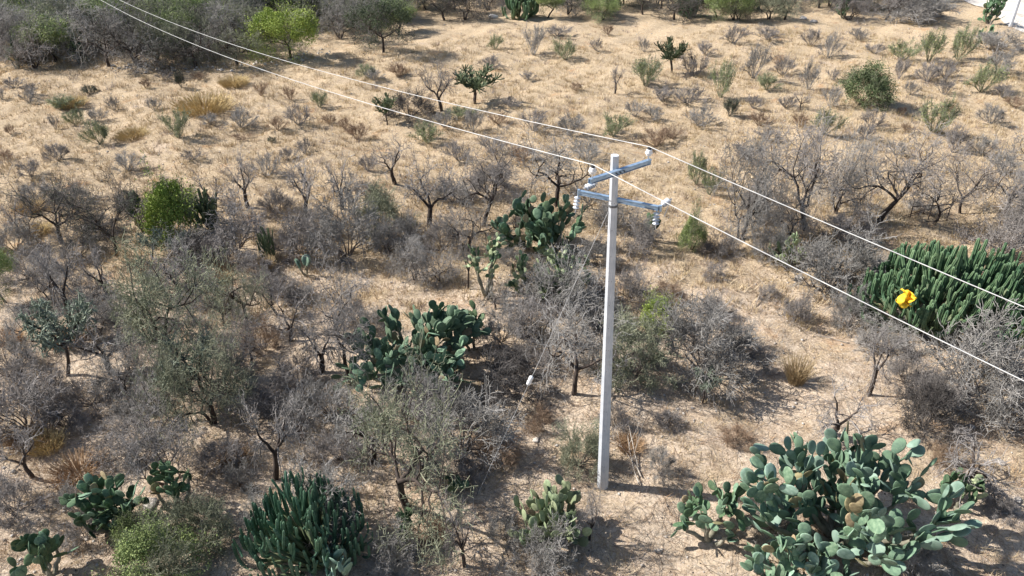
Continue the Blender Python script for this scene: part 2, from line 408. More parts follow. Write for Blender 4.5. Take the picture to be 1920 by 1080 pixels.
for nm, tw in (('bare_tree_grey', 'twig_grey'), ('bare_tree_purple', 'twig_purple'), ('bare_tree_olive', 'twig_olive'), ('bare_tree_dark', 'twig_dark')):
    sel = {'bare_tree_grey': [0, 1, 5, 6], 'bare_tree_purple': [2, 3, 7, 4], 'bare_tree_olive': [1, 4, 6], 'bare_tree_dark': [0, 3, 5]}[nm]
    proto(nm, [V_(nm, tg[q], 3, M['bark'], M[tw], seed=q, rmin=.0065, fuzz=.4, drop=.25, flen=.22, fat=1.2,
                  leaf=M['leaf_grey'] if nm == 'bare_tree_olive' else (M['leaf_dark'] if nm == 'bare_tree_dark' else None),
                  leafn=2600 if nm == 'bare_tree_olive' else (2400 if nm == 'bare_tree_dark' else 0), leafs=.024) for q in sel], 4.2, 3.2)
thin = [tree_grow(300 + k, 1, trunk=.9, maxlev=3, wig=.3) for k in range(4)]
proto('thin_tree', [V_('thin_tree', q, 2, M['bark'], M['twig_purple'], seed=3, rmin=.007, fuzz=1.1, flen=.2, fat=1.3) for q in thin], 2.4, 2.6)
proto('green_tree', [V_('green_tree', tg[q], 2, M['bark'], M['twig_olive'], seed=q, leaf=M['leaf_olive'], leafn=6000, leafs=.035, lgap=-2, lspread=.1, rmin=.006, shell=12000, zlo=.45) for q in (2, 6)], 4.0, 3.2)
proto('lime_tree', [V_('lime_tree', tg[q], 2, M['bark'], M['twig_olive'], seed=q, leaf=M['leaf_lime'], leafn=6000, leafs=.05, lgap=-1.3, lspread=.16, rmin=.006, shell=22000, zlo=.4) for q in (0, 7)], 4.6, 3.6)
proto('dark_tree', [V_('dark_tree', tg[q], 2, M['bark'], M['twig_dark'], seed=q, leaf=M['leaf_dark'], leafn=5000, leafs=.04, lspread=.12, lgap=-2, rmin=.006, shell=10000, zlo=.5) for q in (0, 4)], 4.6, 3.4)
sg = [shrub_grow(400 + k, 10 + k) for k in range(4)]
for nm, tw in (('bush_grey', 'twig_grey'), ('bush_purple', 'twig_purple'), ('bush_brown', 'twig_brown'), ('bush_olive', 'twig_olive'), ('bush_dark', 'twig_dark')):
    proto(nm, [V_(nm, q, 1, M['bark_grey'], M[tw], seed=k, rmin=.006, fuzz=.8, drop=.22, flen=.16, tname='stems', leaf=M['leaf_grey'] if nm == 'bush_olive' else None, leafn=2500 if nm == 'bush_olive' else 0, leafs=.022) for k, q in enumerate(sg[:3])], 2.6, 1.5)
proto('bush_green', [V_('bush_green', sg[k], 1, M['bark'], M['twig_olive'], seed=k, fuzz=.3, flen=.16, tname='stems', leaf=M['leaf_olive'], leafn=6000, leafs=.028, lspread=.06, lgap=-.9, shell=15000, zlo=.15) for k in (0, 3)], 2.8, 2.0)
proto('bush_dark_green', [V_('bush_dark_green', sg[1], 1, M['bark'], M['twig_olive'], seed=8, tname='stems', leaf=M['leaf_olive_dark'], leafn=6000, leafs=.035, lspread=.06, lgap=-2, shell=9000, zlo=.15)], 2.8, 2.0)
proto('bush_lime', [V_('bush_lime', sg[k], 1, M['bark'], M['twig_olive'], seed=k, tname='stems', leaf=M['leaf_lime'], leafn=4500, leafs=.028, lspread=.06, lgap=-2, shell=11000, zlo=.1) for k in (1, 2)], 2.0, 1.5)
# small field shrubs: one mesh each (too small in the photo for parts)
bg_ = [shrub_grow(500 + k, 14, maxlev=2, up=.06, wig=.10, spread=.3, el=(.5, 2.4), kids=[[1, 2], [1]], n=4) for k in range(4)]
for nm, tw in (('broom_grey', 'twig_grey'), ('broom_purple', 'twig_purple'), ('broom_green', 'twig_olive'), ('broom_brown', 'twig_brown'), ('broom_dark', 'twig_dark')):
    lf = {'broom_green': 'leaf_olive', 'broom_dark': 'leaf_dark'}.get(nm)
    proto(nm, [V_(nm, q, 0, M['bark'], M[tw], seed=k, rmin=.0075, fuzz=2.2, flen=.16, leaf=M[lf] if lf else None, leafn=1800 if lf == 'leaf_olive' else 5000, leafs=.025) for k, q in enumerate(bg_)], 1.8, 1.3)
# upright dry grass tufts
def tuft(seed, n=260, rad=.35, h=.9):
    gw = Grow(seed)
    for k in range(n):
        a = gw.r.uniform(0, 6.28); q = rad * math.sqrt(gw.r.random()); ln = gw.r.uniform(0, .9)
        p = np.array([q * math.cos(a), q * math.sin(a), -.02]); d = unit(np.array([math.cos(a) * ln, math.sin(a) * ln, 1]))
        m_ = p + d * h * gw.r.uniform(.3, .6); e = m_ + unit(d + np.array([math.cos(a), math.sin(a), -.2]) * .3) * h * gw.r.uniform(.2, .5)
        gw.segs.append((*p, *m_, .007, .006, 1)); gw.segs.append((*m_, *e, .006, .003, 1))
    return gw
proto('tuft_straw', [V_('tuft_straw', tuft(600 + k), 0, M['straw'], M['straw'], rmin=.006) for k in range(2)], 1.2, .8)
proto('tuft_gold', [V_('tuft_gold', tuft(610 + k, 500, .9), 0, M['straw'], M['straw_gold'], rmin=.007) for k in range(2)], 1.8, .6)
proto('tuft_rust', [V_('tuft_rust', tuft(620 + k, 380, .6), 0, M['straw'], M['rust'], rmin=.006) for k in range(2)], 1.4, .6)

# cholla: thick grey-green jointed branchlets
def cholla_grow(seed):
    gw = Grow(seed)
    d = unit(np.array([gw.r.uniform(-.4, .4), gw.r.uniform(-.4, .4), 1])); pos = np.array([0, 0, -.1]); r = .07
    for q in range(4):
        nx_ = pos + unit(d + gw.rv() * .15) * .22; gw.segs.append((*pos, *nx_, r, r * .9, 0)); pos = nx_; r *= .9
    for q in range(5):
        a = 1.256 * q + gw.r.uniform(-.4, .4); p2 = pos.copy(); dd = unit(np.array([math.cos(a), math.sin(a), gw.r.uniform(.3, 1.2)])); rr = .045
        for k in range(4):
            dd = unit(dd + gw.rv() * .2 + np.array([0, 0, .1])); nx_ = p2 + dd * .24; gw.segs.append((*p2, *nx_, rr, rr * .88, 0)); p2 = nx_; rr *= .88
            for j in range(3 + k * 2):
                d3 = unit(gw.rv() * np.array([1, 1, .6]) + dd * .5); p3 = p2.copy()
                for u in range(2):
                    n3 = p3 + d3 * gw.r.uniform(.09, .16); gw.segs.append((*p3, *n3, .021, .019, 2)); p3 = n3
                    for v in range(2):
                        d4 = unit(gw.rv() + d3 * .6); n4 = p3 + d4 * gw.r.uniform(.07, .15); gw.segs.append((*p3, *n4, .019, .012, 2))
                        for x in range(3):
                            n5 = n4 + unit(gw.rv() + d4 * .6) * gw.r.uniform(.04, .08); gw.segs.append((*(n4 * .6 + p3 * .4), *n5, .012, .007, 2))
                    d3 = unit(d3 + gw.rv() * .4)
    return gw
proto('cholla', [V_('cholla', cholla_grow(700 + k), 1, M['bark'], M['cholla'], cname='joints') for k in range(3)], 2.6, 2.0)

# umbrella-shaped cactus trees far off (short trunk, many small upright arms)
def gar_tree_grow(seed):
    gw = Grow(seed); pos = np.array([0, 0, -.1]); r = .09; d = np.array([0, 0, 1.])
    for q in range(3):
        nx_ = pos + unit(d + gw.rv() * .12) * .3; gw.segs.append((*pos, *nx_, r, r * .92, 0)); pos = nx_
    for q in range(8):
        a = .785 * q + gw.r.uniform(-.3, .3); e = gw.r.uniform(.3, 1.6); p2 = pos.copy(); dd = unit(np.array([math.cos(a), math.sin(a), e]))
        for k in range(4):
            dd = unit(dd + gw.rv() * .12 + np.array([0, 0, .12])); nx_ = p2 + dd * .26; gw.segs.append((*p2, *nx_, .06, .055, 1)); p2 = nx_
            for j in range(9):
                d3 = unit(dd * .7 + gw.rv() * .8 + np.array([0, 0, .35])); p3 = p2.copy()
                for u in range(2):
                    n3 = p3 + d3 * gw.r.uniform(.13, .2); gw.segs.append((*p3, *n3, .034, .03, 1)); p3 = n3; d3 = unit(d3 + np.array([0, 0, .5]))
    return gw
proto('gar_tree', [V_('gar_tree', gar_tree_grow(720 + k), 1, M['bark'], M['garam_olive'], cname='arms') for k in range(3)], 2.8, 2.2)

# ---------------------------------------------------------------- placing
THINGS = []    # (object, px, py, kind, w)
CATS = {'bare_tree': ('bare_tree', 'tree'), 'thin_tree': ('bare_tree', 'tree'), 'green_tree': ('green_tree', 'tree'), 'lime_tree': ('green_tree', 'tree'), 'dark_tree': ('dark_tree', 'tree'),
        'bush': ('bush', 'bush'), 'broom': ('shrub', 'shrub'), 'tuft': ('grass_tuft', 'grass'), 'cholla': ('cholla_cactus', 'cactus'), 'gar_tree': ('tree_cactus', 'cactus')}
GROUPS = {'bare_tree': 'leafless trees in the scrub', 'green_tree': 'green leaved trees', 'dark_tree': 'dark crowned trees', 'bush': 'bushes in the scrub', 'shrub': 'small shrubs in the dry field',
          'grass_tuft': 'tufts of dry grass', 'cholla_cactus': 'grey green cholla cacti', 'tree_cactus': 'umbrella shaped tree cacti'}
def catof(kind):
    for k in CATS:
        if kind.startswith(k): return CATS[k]
def size_m(px, py, w, h):
    p = P(px, py); D = depth(p); s = D / FPX
    dep = math.atan2(CAMH, math.hypot(p.y, p.x))
    W = w * s; Hh = max(.25 * W, (h * s - .22 * W * math.sin(dep)) / math.cos(dep))
    return p, W, Hh
_vi = {}
def put(kind, px, py, w, h, label=None, var=None, rz=None, group=None, tilt=0, lean_x=0):
    fw, fh = (1.17, 1.16) if 'tree' in kind and kind != 'gar_tree' else ((1.1, 1.1) if kind[:4] in ('bush', 'broo') else (1.1, 1.1))
    p, W, Hh = size_m(px, py, w * fw, h * fh)
    vs = PROTO[kind]; k = _vi.get(kind, 0); _vi[kind] = k + 1
    parts = vs[(k if var is None else var) % len(vs)]
    nm, cat = catof(kind); W0, H0 = NOM[kind]
    if rz is None: rz = rnd.uniform(0, 6.28)
    sxy = W / W0; sz = Hh / H0
    if len(parts) == 1:
        root = link(nm, parts[0][1], None, p, (0, 0, rz), (sxy, sxy, sz))
    else:
        root = link(nm, None, None, p, (0, 0, rz)); root.empty_display_size = .3
        for pn, me in parts: link(pn, me, root, (0, 0, 0), (0, 0, 0), (sxy, sxy, sz))
    if tilt or lean_x: root.rotation_euler = (tilt, lean_x, rz if not (tilt or lean_x) else 0)
    tag(root, label, cat, group or GROUPS[nm])
    THINGS.append([root, px, py, kind, w, label])
    return root

# kind px py w h | label (positions are where each plant meets the ground)
TABLE = '''
lime_tree 545 112 128 100|vivid lime green leafy tree standing out of the grey woodland edge
dark_tree 718 98 128 98|lone dark crowned tree with crooked trunk in front of the woodland edge
gar_tree 891 194 92 66|umbrella shaped dark cactus tree with slim trunk in middle of the dry field
gar_tree 1259 136 62 58|small dark cactus tree shaped like a cup in the upper right field
gar_tree 726 234 40 52|small dark topped tree with leaning bare trunk below the upper power cable
bush_dark_green 1620 196 104 80|dense rounded dark green bush standing alone in the right dry field
bush_lime 335 450 112 125|bright olive green leafy bush beside dark cacti on the left
bush_purple 445 466 150 95|wide purple leafless bush right of the bright olive green bush
bush_dark 378 486 110 60|low dark purple tangle in front of the bright olive green bush
bush_grey 650 478 160 130|large grey leafless bush with deep shade left of centre
bush_olive 716 432 110 90|olive tinted rounded bush joined to the large grey bush
bare_tree_dark 115 456 150 135|dark leafless tree with bending trunk at left near the bright olive bush
bare_tree_dark 218 480 120 140|dark leafless tree with two leaning trunks left of the bright olive bush
thin_tree 268 436 50 70|thin dark cactus like tree just left of the bright olive bush
thin_tree 405 398 90 66|small thin leafless tree right behind the bright olive bush
thin_tree 572 406 92 108|slender leafless tree with upright forks above the purple bush
thin_tree 465 388 80 96|slender grey leafless tree at the field edge above the purple bush
thin_tree 740 345 80 90|crooked thin tree with one bent bare stem at the edge of the dry field
thin_tree 640 392 70 100|thin leafless tree at the top edge of the large grey bush
thin_tree 805 425 110 120|tall thin leafless tree between the olive bush and the dark prickly pear
bare_tree_purple 905 425 150 150|purple leafless tree with dark limbs left of the prickly pear by the pole
bare_tree_grey 1042 385 180 140|dark limbed spreading leafless tree rising behind the prickly pear by the pole
bare_tree_grey 880 470 120 110|grey leafless tree beside the bare trunked prickly pear tree
bare_tree_olive 463 612 125 150|olive tinted leafless tree with forked dark trunk left of centre
bare_tree_olive 297 704 230 235|largest leafless tree on the left with a straight thick trunk
thin_tree 130 600 110 130|leafless tree with slanting trunk behind the pale cholla at left
green_tree 12 568 90 110|olive green tree cut by the left edge of the picture
thin_tree 210 700 120 110|thin stemmed leafless tree between the pale cholla and the thick trunk
bare_tree_olive 402 797 185 185|dark trunked leafless tree leaning left above the olive bushes at lower left
bare_tree_purple 655 705 150 190|gnarled leafless tree hugging the left side of the central prickly pear
thin_tree 603 700 110 120|thin leafless tree left of the gnarled tree by the central prickly pear
thin_tree 878 542 40 110|single bare upright trunk beside the bare trunked prickly pear tree
bare_tree_grey 778 524 90 80|small gnarled grey tree on open soil above the central prickly pear
bare_tree_grey 822 528 90 66|small grey tree with slanting stem right of the gnarled one above central prickly pear
bare_tree_grey 1075 738 190 185|leafless tree with twin dark trunks just left of the concrete pole
bush_olive 1190 700 150 120|broad olive grey bush right of the middle of the concrete pole
bush_lime 1232 612 72 62|lime green leafy top of bush right of the concrete pole
bush_green 1297 468 54 84|narrow light green bush below the right end of the lower crossarm
bush_grey 1322 702 200 160|large rounded grey bush with radiating twigs right of the pole
bush_grey 1050 590 170 110|wide grey bush in front of the pale lower prickly pear
bush_grey 1005 545 90 60|small grey bush left of the guy wire near the bare trunked prickly pear
bush_dark 960 735 150 90|dark shaded tangle of twigs beside the guy wire insulator
bush_olive 1088 872 95 78|small olive green bush at the left foot of the concrete pole
bare_tree_olive 765 950 290 255|biggest leafless tree in lower middle with wide olive grey crown
bare_tree_grey 700 868 190 150|crooked limbed grey tree left behind the biggest lower middle tree
bush_grey 868 840 190 130|dense grey bush on the right side of the biggest lower middle tree
bare_tree_purple 312 905 170 150|leafless tree with branching grey limbs above the spreading prickly pear at lower left
thin_tree 515 898 120 140|thin leafless tree left of the columnar cactus at lower left
bush_purple 510 778 130 95|purple bush beside the dark trunked leafless tree at lower left
bush_purple 50 800 170 125|large purple grey bush at left edge above the rusty grass
thin_tree 62 895 90 110|small thin leafless tree at left edge in the rusty grass
bush_green 310 1095 190 125|wide olive green leafy bush at the bottom left edge
bush_green 265 1010 90 70|small olive green leafy bush above the wide bottom left bush
bush_olive 385 1010 130 90|grey olive bush between the lower left prickly pear and the columnar cactus
thin_tree 872 1062 75 115|small grey topped tree on a curved dark stem at bottom centre
bush_grey 1015 1078 130 90|grey bush at bottom centre in front of the pale prickly pear
thin_tree 1105 1012 50 90|slim upright green sprig standing on straw below the concrete pole
bush_grey 620 985 170 120|grey leafless bush growing against the right of the columnar cactus at lower left
bare_tree_grey 1388 448 140 180|dark trunked leafless tree right of the lime green bush
bare_tree_purple 1510 432 190 190|tall purple leafless tree with wide crown in the right middle
bare_tree_purple 1642 420 190 165|broad purple leafless tree with a leaning trunk above the big candelabra cactus
bare_tree_grey 1570 400 120 140|grey leafless tree standing between the two tall purple trees
bare_tree_purple 1800 400 100 120|purple leafless tree behind the dead branch frame
bare_tree_grey 1885 405 140 150|grey leafless tree cut by the right edge above the candelabra cactus
bush_grey 1550 545 170 140|large grey bush left of the big candelabra cactus
bush_purple 1880 470 130 130|purple grey brush at right edge behind the candelabra cactus
bush_grey 1590 610 90 70|small grey bush at the left foot of the big candelabra cactus
bush_grey 1820 745 240 170|very large grey thicket in front of the big candelabra cactus
bush_grey 1890 800 150 120|grey thicket at the right edge below the lower power cable
bush_grey 1650 660 110 60|low pale grey bush on open soil left of the large grey thicket
bush_lime 1895 640 60 50|small lime green patch at foot of the candelabra cactus by right edge
bush_purple 1490 602 66 64|small thin purple bush on open soil right of the large rounded grey bush
tuft_straw 1492 716 62 52|tall straw coloured grass tuft on the open soil right of the pole
thin_tree 1628 742 90 120|small crooked leafless tree with an S shaped pale trunk
bush_dark 1730 802 115 105|dark purple leafless bush behind the big prickly pear at lower right
thin_tree 1560 815 120 90|thin twiggy tree just behind the big prickly pear at lower right
thin_tree 1810 905 150 110|thin leafless tree throwing twiggy shadows right of the big prickly pear
cholla 1320 758 72 60|small silvery cholla on bare soil below the large rounded grey bush
cholla 125 705 135 135|tall silvery cholla with pale clustered joints at the left
cholla 155 640 100 70|silvery cholla top reaching right above the tallest left cholla
cholla 385 735 150 120|wide silvery cholla entangled with the dark trunked leafless tree
cholla 285 486 60 50|pale cholla under the left side of the bright olive bush
cholla 342 488 60 50|pale cholla under the right side of the bright olive bush
tuft_gold 385 210 110 25|golden yellow patch of tall grass in the left dry field
tuft_gold 135 200 60 16|small golden grass patch in the far left of the dry field
tuft_gold 440 160 60 15|golden grass streak just below the woodland edge
bush_brown 490 655 80 60|brown tangled bush between the olive tree and the gnarled tree
bare_tree_dark 1385 35 70 55|dark stemmed tree beside the small light green tree at the top edge
green_tree 1375 38 75 58|small light green tree at the top edge of the dry field
bush_grey 1720 40 150 62|large grey brush mound left of the white gravel road
bush_grey 1865 92 90 45|grey bush below the prickly pear beside the white gravel road
bush_dark 770 218 100 52|dark purple bush between leaning tree and thin stemmed shrub in the field
thin_tree 828 208 70 84|thin stemmed leafless shrub with tall forks left of the umbrella shaped cactus
'''
FIELD = '''
broom_green 190 270 54 44;broom_green 335 258 54 50;broom_green 142 233 40 30;broom_grey 182 229 40 26;broom_grey 105 243 18 28;broom_purple 112 301 54 34;broom_grey 215 207 26 28
broom_grey 290 207 28 24;broom_grey 452 239 60 38;broom_brown 520 244 36 26;broom_purple 560 234 52 36;broom_dark 340 164 22 28;broom_brown 490 180 26 24;broom_brown 545 187 32 26;broom_green 600 202 38 30
broom_grey 55 191 34 22;broom_dark 170 177 30 16;broom_brown 275 166 26 18;broom_dark 509 266 18 10;broom_purple 571 287 34 30;broom_brown 20 252 22 18;broom_green 120 205 60 26;broom_grey 5 188 20 26;broom_purple 60 178 36 22
tuft_gold 250 258 60 15;broom_brown 455 262 40 14;broom_grey 395 233 40 20;broom_purple 25 165 40 20;broom_purple 310 150 30 16;broom_brown 375 150 30 16;broom_grey 700 150 40 20;broom_brown 750 140 34 20
broom_green 928 92 32 26;broom_grey 1000 103 44 52;broom_green 1060 112 44 40;broom_purple 1117 94 26 22;broom_grey 1208 97 22 26;broom_brown 1140 65 26 18;broom_purple 1045 68 56 20;broom_purple 920 128 46 24;broom_green 1210 158 64 50
thin_tree 1153 176 38 46;broom_green 690 146 44 26;broom_brown 748 142 38 24;broom_grey 886 248 38 44;broom_purple 1000 245 54 38;broom_brown 935 232 40 24;broom_grey 1068 254 60 40;broom_green 1150 254 64 40;broom_grey 1190 218 40 30
broom_green 802 268 60 40;broom_grey 832 238 44 34;broom_brown 670 262 48 32;broom_brown 646 240 26 20;broom_green 860 224 60 26;broom_purple 1290 194 66 34;broom_purple 1240 190 50 26;broom_grey 1225 225 46 26;broom_purple 955 200 40 20
broom_purple 1375 80 52 32;broom_purple 1440 74 56 24;broom_purple 1519 86 34 32;broom_grey 1553 108 42 44;broom_purple 1320 102 36 24;broom_grey 1412 146 52 60;broom_green 1436 168 48 30;broom_purple 1467 140 44 34;broom_grey 1515 168 38 52
broom_purple 1300 143 50 42;broom_green 1350 182 44 62;broom_dark 1368 218 34 34;broom_purple 1685 147 34 36;broom_purple 1738 153 50 34;broom_purple 1772 146 50 32;broom_green 1692 112 62 34;broom_green 1740 117 50 56;broom_green 1796 112 50 60
broom_grey 1870 138 60 40;broom_green 1840 171 66 52;broom_purple 1770 178 36 34;broom_purple 1878 182 40 24;broom_brown 1902 202 40 22;broom_grey 1857 232 54 36;broom_green 1750 248 66 66;broom_purple 1786 286 48 50;broom_purple 1632 240 46 34
broom_brown 1500 238 32 28;broom_green 1545 252 52 46;broom_purple 1475 203 40 26;broom_grey 1556 202 34 38;thin_tree 1500 206 34 38;broom_purple 1412 203 34 24;broom_grey 1310 236 64 38;broom_brown 1422 236 44 26;broom_grey 1705 178 28 26
broom_brown 1690 214 22 14;broom_purple 1620 260 40 28;broom_grey 1270 110 24 16;broom_brown 1455 120 30 18;broom_purple 1560 150 26 20;broom_purple 1640 100 40 20;broom_grey 1610 75 40 22;broom_brown 1780 210 30 20;broom_green 1305 345 40 60
broom_purple 1440 265 50 26;broom_brown 1230 275 60 34;broom_green 1330 365 40 50;broom_grey 1680 290 40 30;broom_purple 990 150 30 16;broom_brown 1080 170 26 16;broom_purple 1400 300 60 36;broom_brown 1700 250 26 20;broom_grey 1840 290 50 36
broom_brown 620 232 30 20;broom_purple 360 300 40 20;broom_grey 240 320 60 36;broom_purple 60 330 50 30;broom_brown 15 300 30 20;broom_grey 500 330 60 40;broom_purple 690 320 40 30;broom_brown 980 300 60 30;broom_purple 860 300 60 36
broom_purple 925 285 50 34;broom_grey 1100 300 60 40;broom_purple 540 300 36 24;broom_grey 1880 330 60 40;broom_brown 1260 260 40 24
bush_purple 250 400 70 50;bush_grey 30 470 80 60;bush_purple 60 520 110 60;thin_tree 35 440 50 70;bush_purple 170 560 90 60;bush_grey 370 560 110 70;bush_purple 540 560 80 50;bush_grey 240 610 110 70;bush_purple 355 640 100 70
bush_grey 430 700 100 70;bush_purple 175 760 110 70;bush_grey 20 690 90 70;bush_purple 90 745 90 60;bush_grey 270 790 120 80;bush_purple 560 720 90 60;bush_grey 620 780 110 80;bush_purple 240 850 120 70;bush_purple 420 870 90 60;bush_grey 450 910 60 50;thin_tree 340 560 90 100;thin_tree 205 560 80 90;thin_tree 545 640 80 90;bush_purple 30 960 110 80;bush_grey 130 950 60 50;bush_purple 480 520 80 60
bush_purple 560 470 110 80;bush_grey 760 450 70 50;bush_purple 830 470 80 70;bush_grey 940 640 110 80;bush_purple 1000 690 90 60;bush_grey 1130 610 90 70;bush_purple 1180 560 80 60;bush_purple 1200 470 90 70;bush_grey 1150 430 80 60
bush_brown 1255 560 60 40;bush_purple 1340 520 50 30;bush_purple 1340 600 80 50;bush_grey 1120 500 80 60;bush_brown 940 860 90 50;bush_brown 1010 800 70 40;bush_purple 1150 800 60 50;bush_purple 1250 800 60 40
bush_grey 1240 890 60 60;bush_brown 1380 830 70 40;bush_purple 1700 720 90 60;bush_grey 1440 480 80 60;bush_purple 1420 410 90 70;bush_purple 1580 450 100 70;bush_grey 1730 400 60 40;bush_purple 1860 560 80 60;bush_brown 1770 870 60 40
bush_purple 660 600 60 60;bush_grey 960 500 60 50;bush_purple 1210 690 80 60;bush_grey 1720 1085 100 70;bush_grey 740 1060 110 70;bush_brown 820 1010 60 40;bush_grey 945 1010 70 50;bush_grey 1450 990 90 60;bush_purple 1870 960 60 40
tuft_rust 130 640 90 24;tuft_rust 60 830 90 27;tuft_rust 150 890 110 30;tuft_gold 90 840 70 30;tuft_rust 440 860 70 24;tuft_straw 500 505 40 30
tuft_rust 20 640 60 24;tuft_gold 70 440 60 22;tuft_straw 60 400 60 30;tuft_rust 1180 840 60 24;tuft_straw 420 530 40 24;bush_purple 320 370 70 40;bush_grey 150 380 60 40;bush_purple 690 370 60 40
'''
for ln in TABLE.strip().split('\n'):
    a, lb = ln.split('|'); k, x, y, ww, hh = a.split(); put(k, float(x), float(y), float(ww), float(hh), lb)
for it in FIELD.replace('\n', ';').split(';'):
    if it.strip():
        k, x, y, ww, hh = it.split(); put(k, float(x), float(y), float(ww), float(hh))
EXTRA = '''bare_tree_grey 60 640 110 100;bare_tree_purple 345 740 110 110;bare_tree_grey 190 640 100 100;bare_tree_purple 520 590 90 90;bare_tree_grey 240 740 120 100;bare_tree_purple 30 740 100 90;bare_tree_grey 360 500 90 80;bush_grey 300 540 80 50
bare_tree_grey 570 830 120 120;bare_tree_purple 470 680 100 90;bush_grey 150 480 80 50;bare_tree_grey 95 560 90 80;bush_purple 640 860 100 60;bare_tree_grey 820 800 120 110;bush_grey 720 790 100 70;bush_purple 160 1010 100 60;bare_tree_grey 420 610 80 80
bare_tree_purple 1000 640 110 100;bush_grey 1130 690 90 60;bare_tree_grey 930 580 70 70;bush_purple 1100 560 90 60;bare_tree_purple 970 450 80 80;bush_grey 850 380 80 50;bush_purple 920 360 90 60;bush_grey 600 440 80 60;bush_purple 520 400 80 50
bush_grey 80 380 80 50;bush_purple 200 440 80 50;bare_tree_grey 730 480 80 70;bush_grey 700 620 60 50;bare_tree_purple 800 900 120 100;bush_grey 480 980 80 60;bush_purple 880 900 70 50;bush_grey 560 560 70 40;bush_purple 130 800 90 50;bare_tree_grey 1480 440 90 90
bare_tree_purple 1750 420 100 100;bush_grey 1620 520 90 60;bush_purple 1350 480 70 50;bare_tree_grey 1260 650 110 90;bush_grey 1380 660 90 60;bush_purple 1760 760 100 70;bush_grey 1700 620 80 40;bush_purple 1440 560 50 30'''
for it in EXTRA.replace('\n', ';').split(';'):
    k, x, y, ww, hh = it.split(); put(k, float(x), float(y), float(ww), float(hh))
# lone specimens in the far wood
for k, x, y, ww, hh in (('lime_tree', 95, 78, 66, 66), ('lime_tree', 262, 66, 105, 66), ('lime_tree', 436, 78, 54, 62), ('lime_tree', 60, 104, 50, 48), ('lime_tree', 735, 32, 56, 50), ('green_tree', 150, 42, 70, 42), ('green_tree', 20, 52, 60, 40)):
    put(k, x, y, ww, hh)
# far woodland: single trees in uneven rows
wr = random.Random(21)
def wood(x0, x1, ya, yb, dx, kinds, smin, smax, lim=None):
    yy = yb
    while yy > ya:
        x = x0 + wr.uniform(0, dx)
        while x < x1:
            px, py = x + wr.uniform(-8, 8), yy + wr.uniform(-7, 7)
            s = wr.uniform(smin, smax) * (0.72 + .28 * (py + 40) / 170)
            if (lim is None or lim(px, py)) and not (490 < px < 610 and 60 < py < 108):
                put(wr.choice(kinds), px, py, s, s * wr.uniform(.62, .85), '@wood', group='leafless trees of the woodland beyond the dry field')
            x += dx * wr.uniform(.7, 1.3)
        yy -= wr.uniform(15, 20)
wk = ['bare_tree_grey', 'bare_tree_grey', 'bare_tree_grey', 'bare_tree_dark', 'green_tree', 'bare_tree_olive', 'bare_tree_olive', 'dark_tree', 'green_tree', 'bare_tree_purple', 'bare_tree_dark', 'bare_tree_olive', 'bare_tree_grey']
wood(-30, 640, -40, 134, 50, wk, 98, 140, lim=lambda x, y: y < 133 - max(0, x - 400) * .17)
wood(640, 1800, -60, 38, 46, wk, 80, 112, lim=lambda x, y: y < (80 if x < 700 else 39) and not (x > 1740 and y > -25) and not (940 < x < 1015 and y > 10))
wood(640, 770, 20, 60, 50, wk, 80, 100)

# ---------------------------------------------------------------- prickly pears
def pad_mesh(name, m, seed):
    r = random.Random(seed); nu, nv = 9, 12; v = []; f = []
    bend = r.uniform(-.05, .05)
    for i_ in range(nu):
        t = i_ / (nu - 1); t2 = .5 - .5 * math.cos(math.pi * t)
        hw = .345 * math.sqrt(max(0, 1 - (2 * t2 - 1) ** 2)) * (.80 + .34 * t2) + (.035 if i_ == 0 else 0)
        th = .050 * math.sqrt(max(0, 1 - (2 * t2 - 1) ** 2)) * (1.25 - .4 * t2) + (.02 if i_ == 0 else .002)
        for k in range(nv):
            a = 2 * math.pi * k / nv
            v.append((hw * math.cos(a), t2, th * math.sin(a) + bend * math.sin(math.pi * t2)))
    for i_ in range(nu - 1):
        for k in range(nv):
            f.append((i_ * nv + k, i_ * nv + (k + 1) % nv, (i_ + 1) * nv + (k + 1) % nv, (i_ + 1) * nv + k))
    f.append(tuple(range(nv))[::-1]); f.append(tuple((nu - 1) * nv + k for k in range(nv)))
    return py_mesh(name, v, f, [m], True)
PADM = {}
def padm(mk):
    if mk not in PADM: PADM[mk] = [pad_mesh('pad', M[mk], 10 + q) for q in range(3)]
    return PADM[mk]
def curve_pts(a, b, r, sag=.15, n=6):
    a, b = Vector(a), Vector(b); o = []
    for q in range(n + 1):
        t = q / n; p = a.lerp(b, t)
        hor = (1 - (1 - t) ** 1.8) if sag > 0 else t
        p.x = a.x + (b.x - a.x) * hor; p.y = a.y + (b.y - a.y) * hor
        p += Vector((r.uniform(-1, 1), r.uniform(-1, 1), r.uniform(-.5, .5))) * .05 * (0 < q < n)
        o.append(p)
    return o
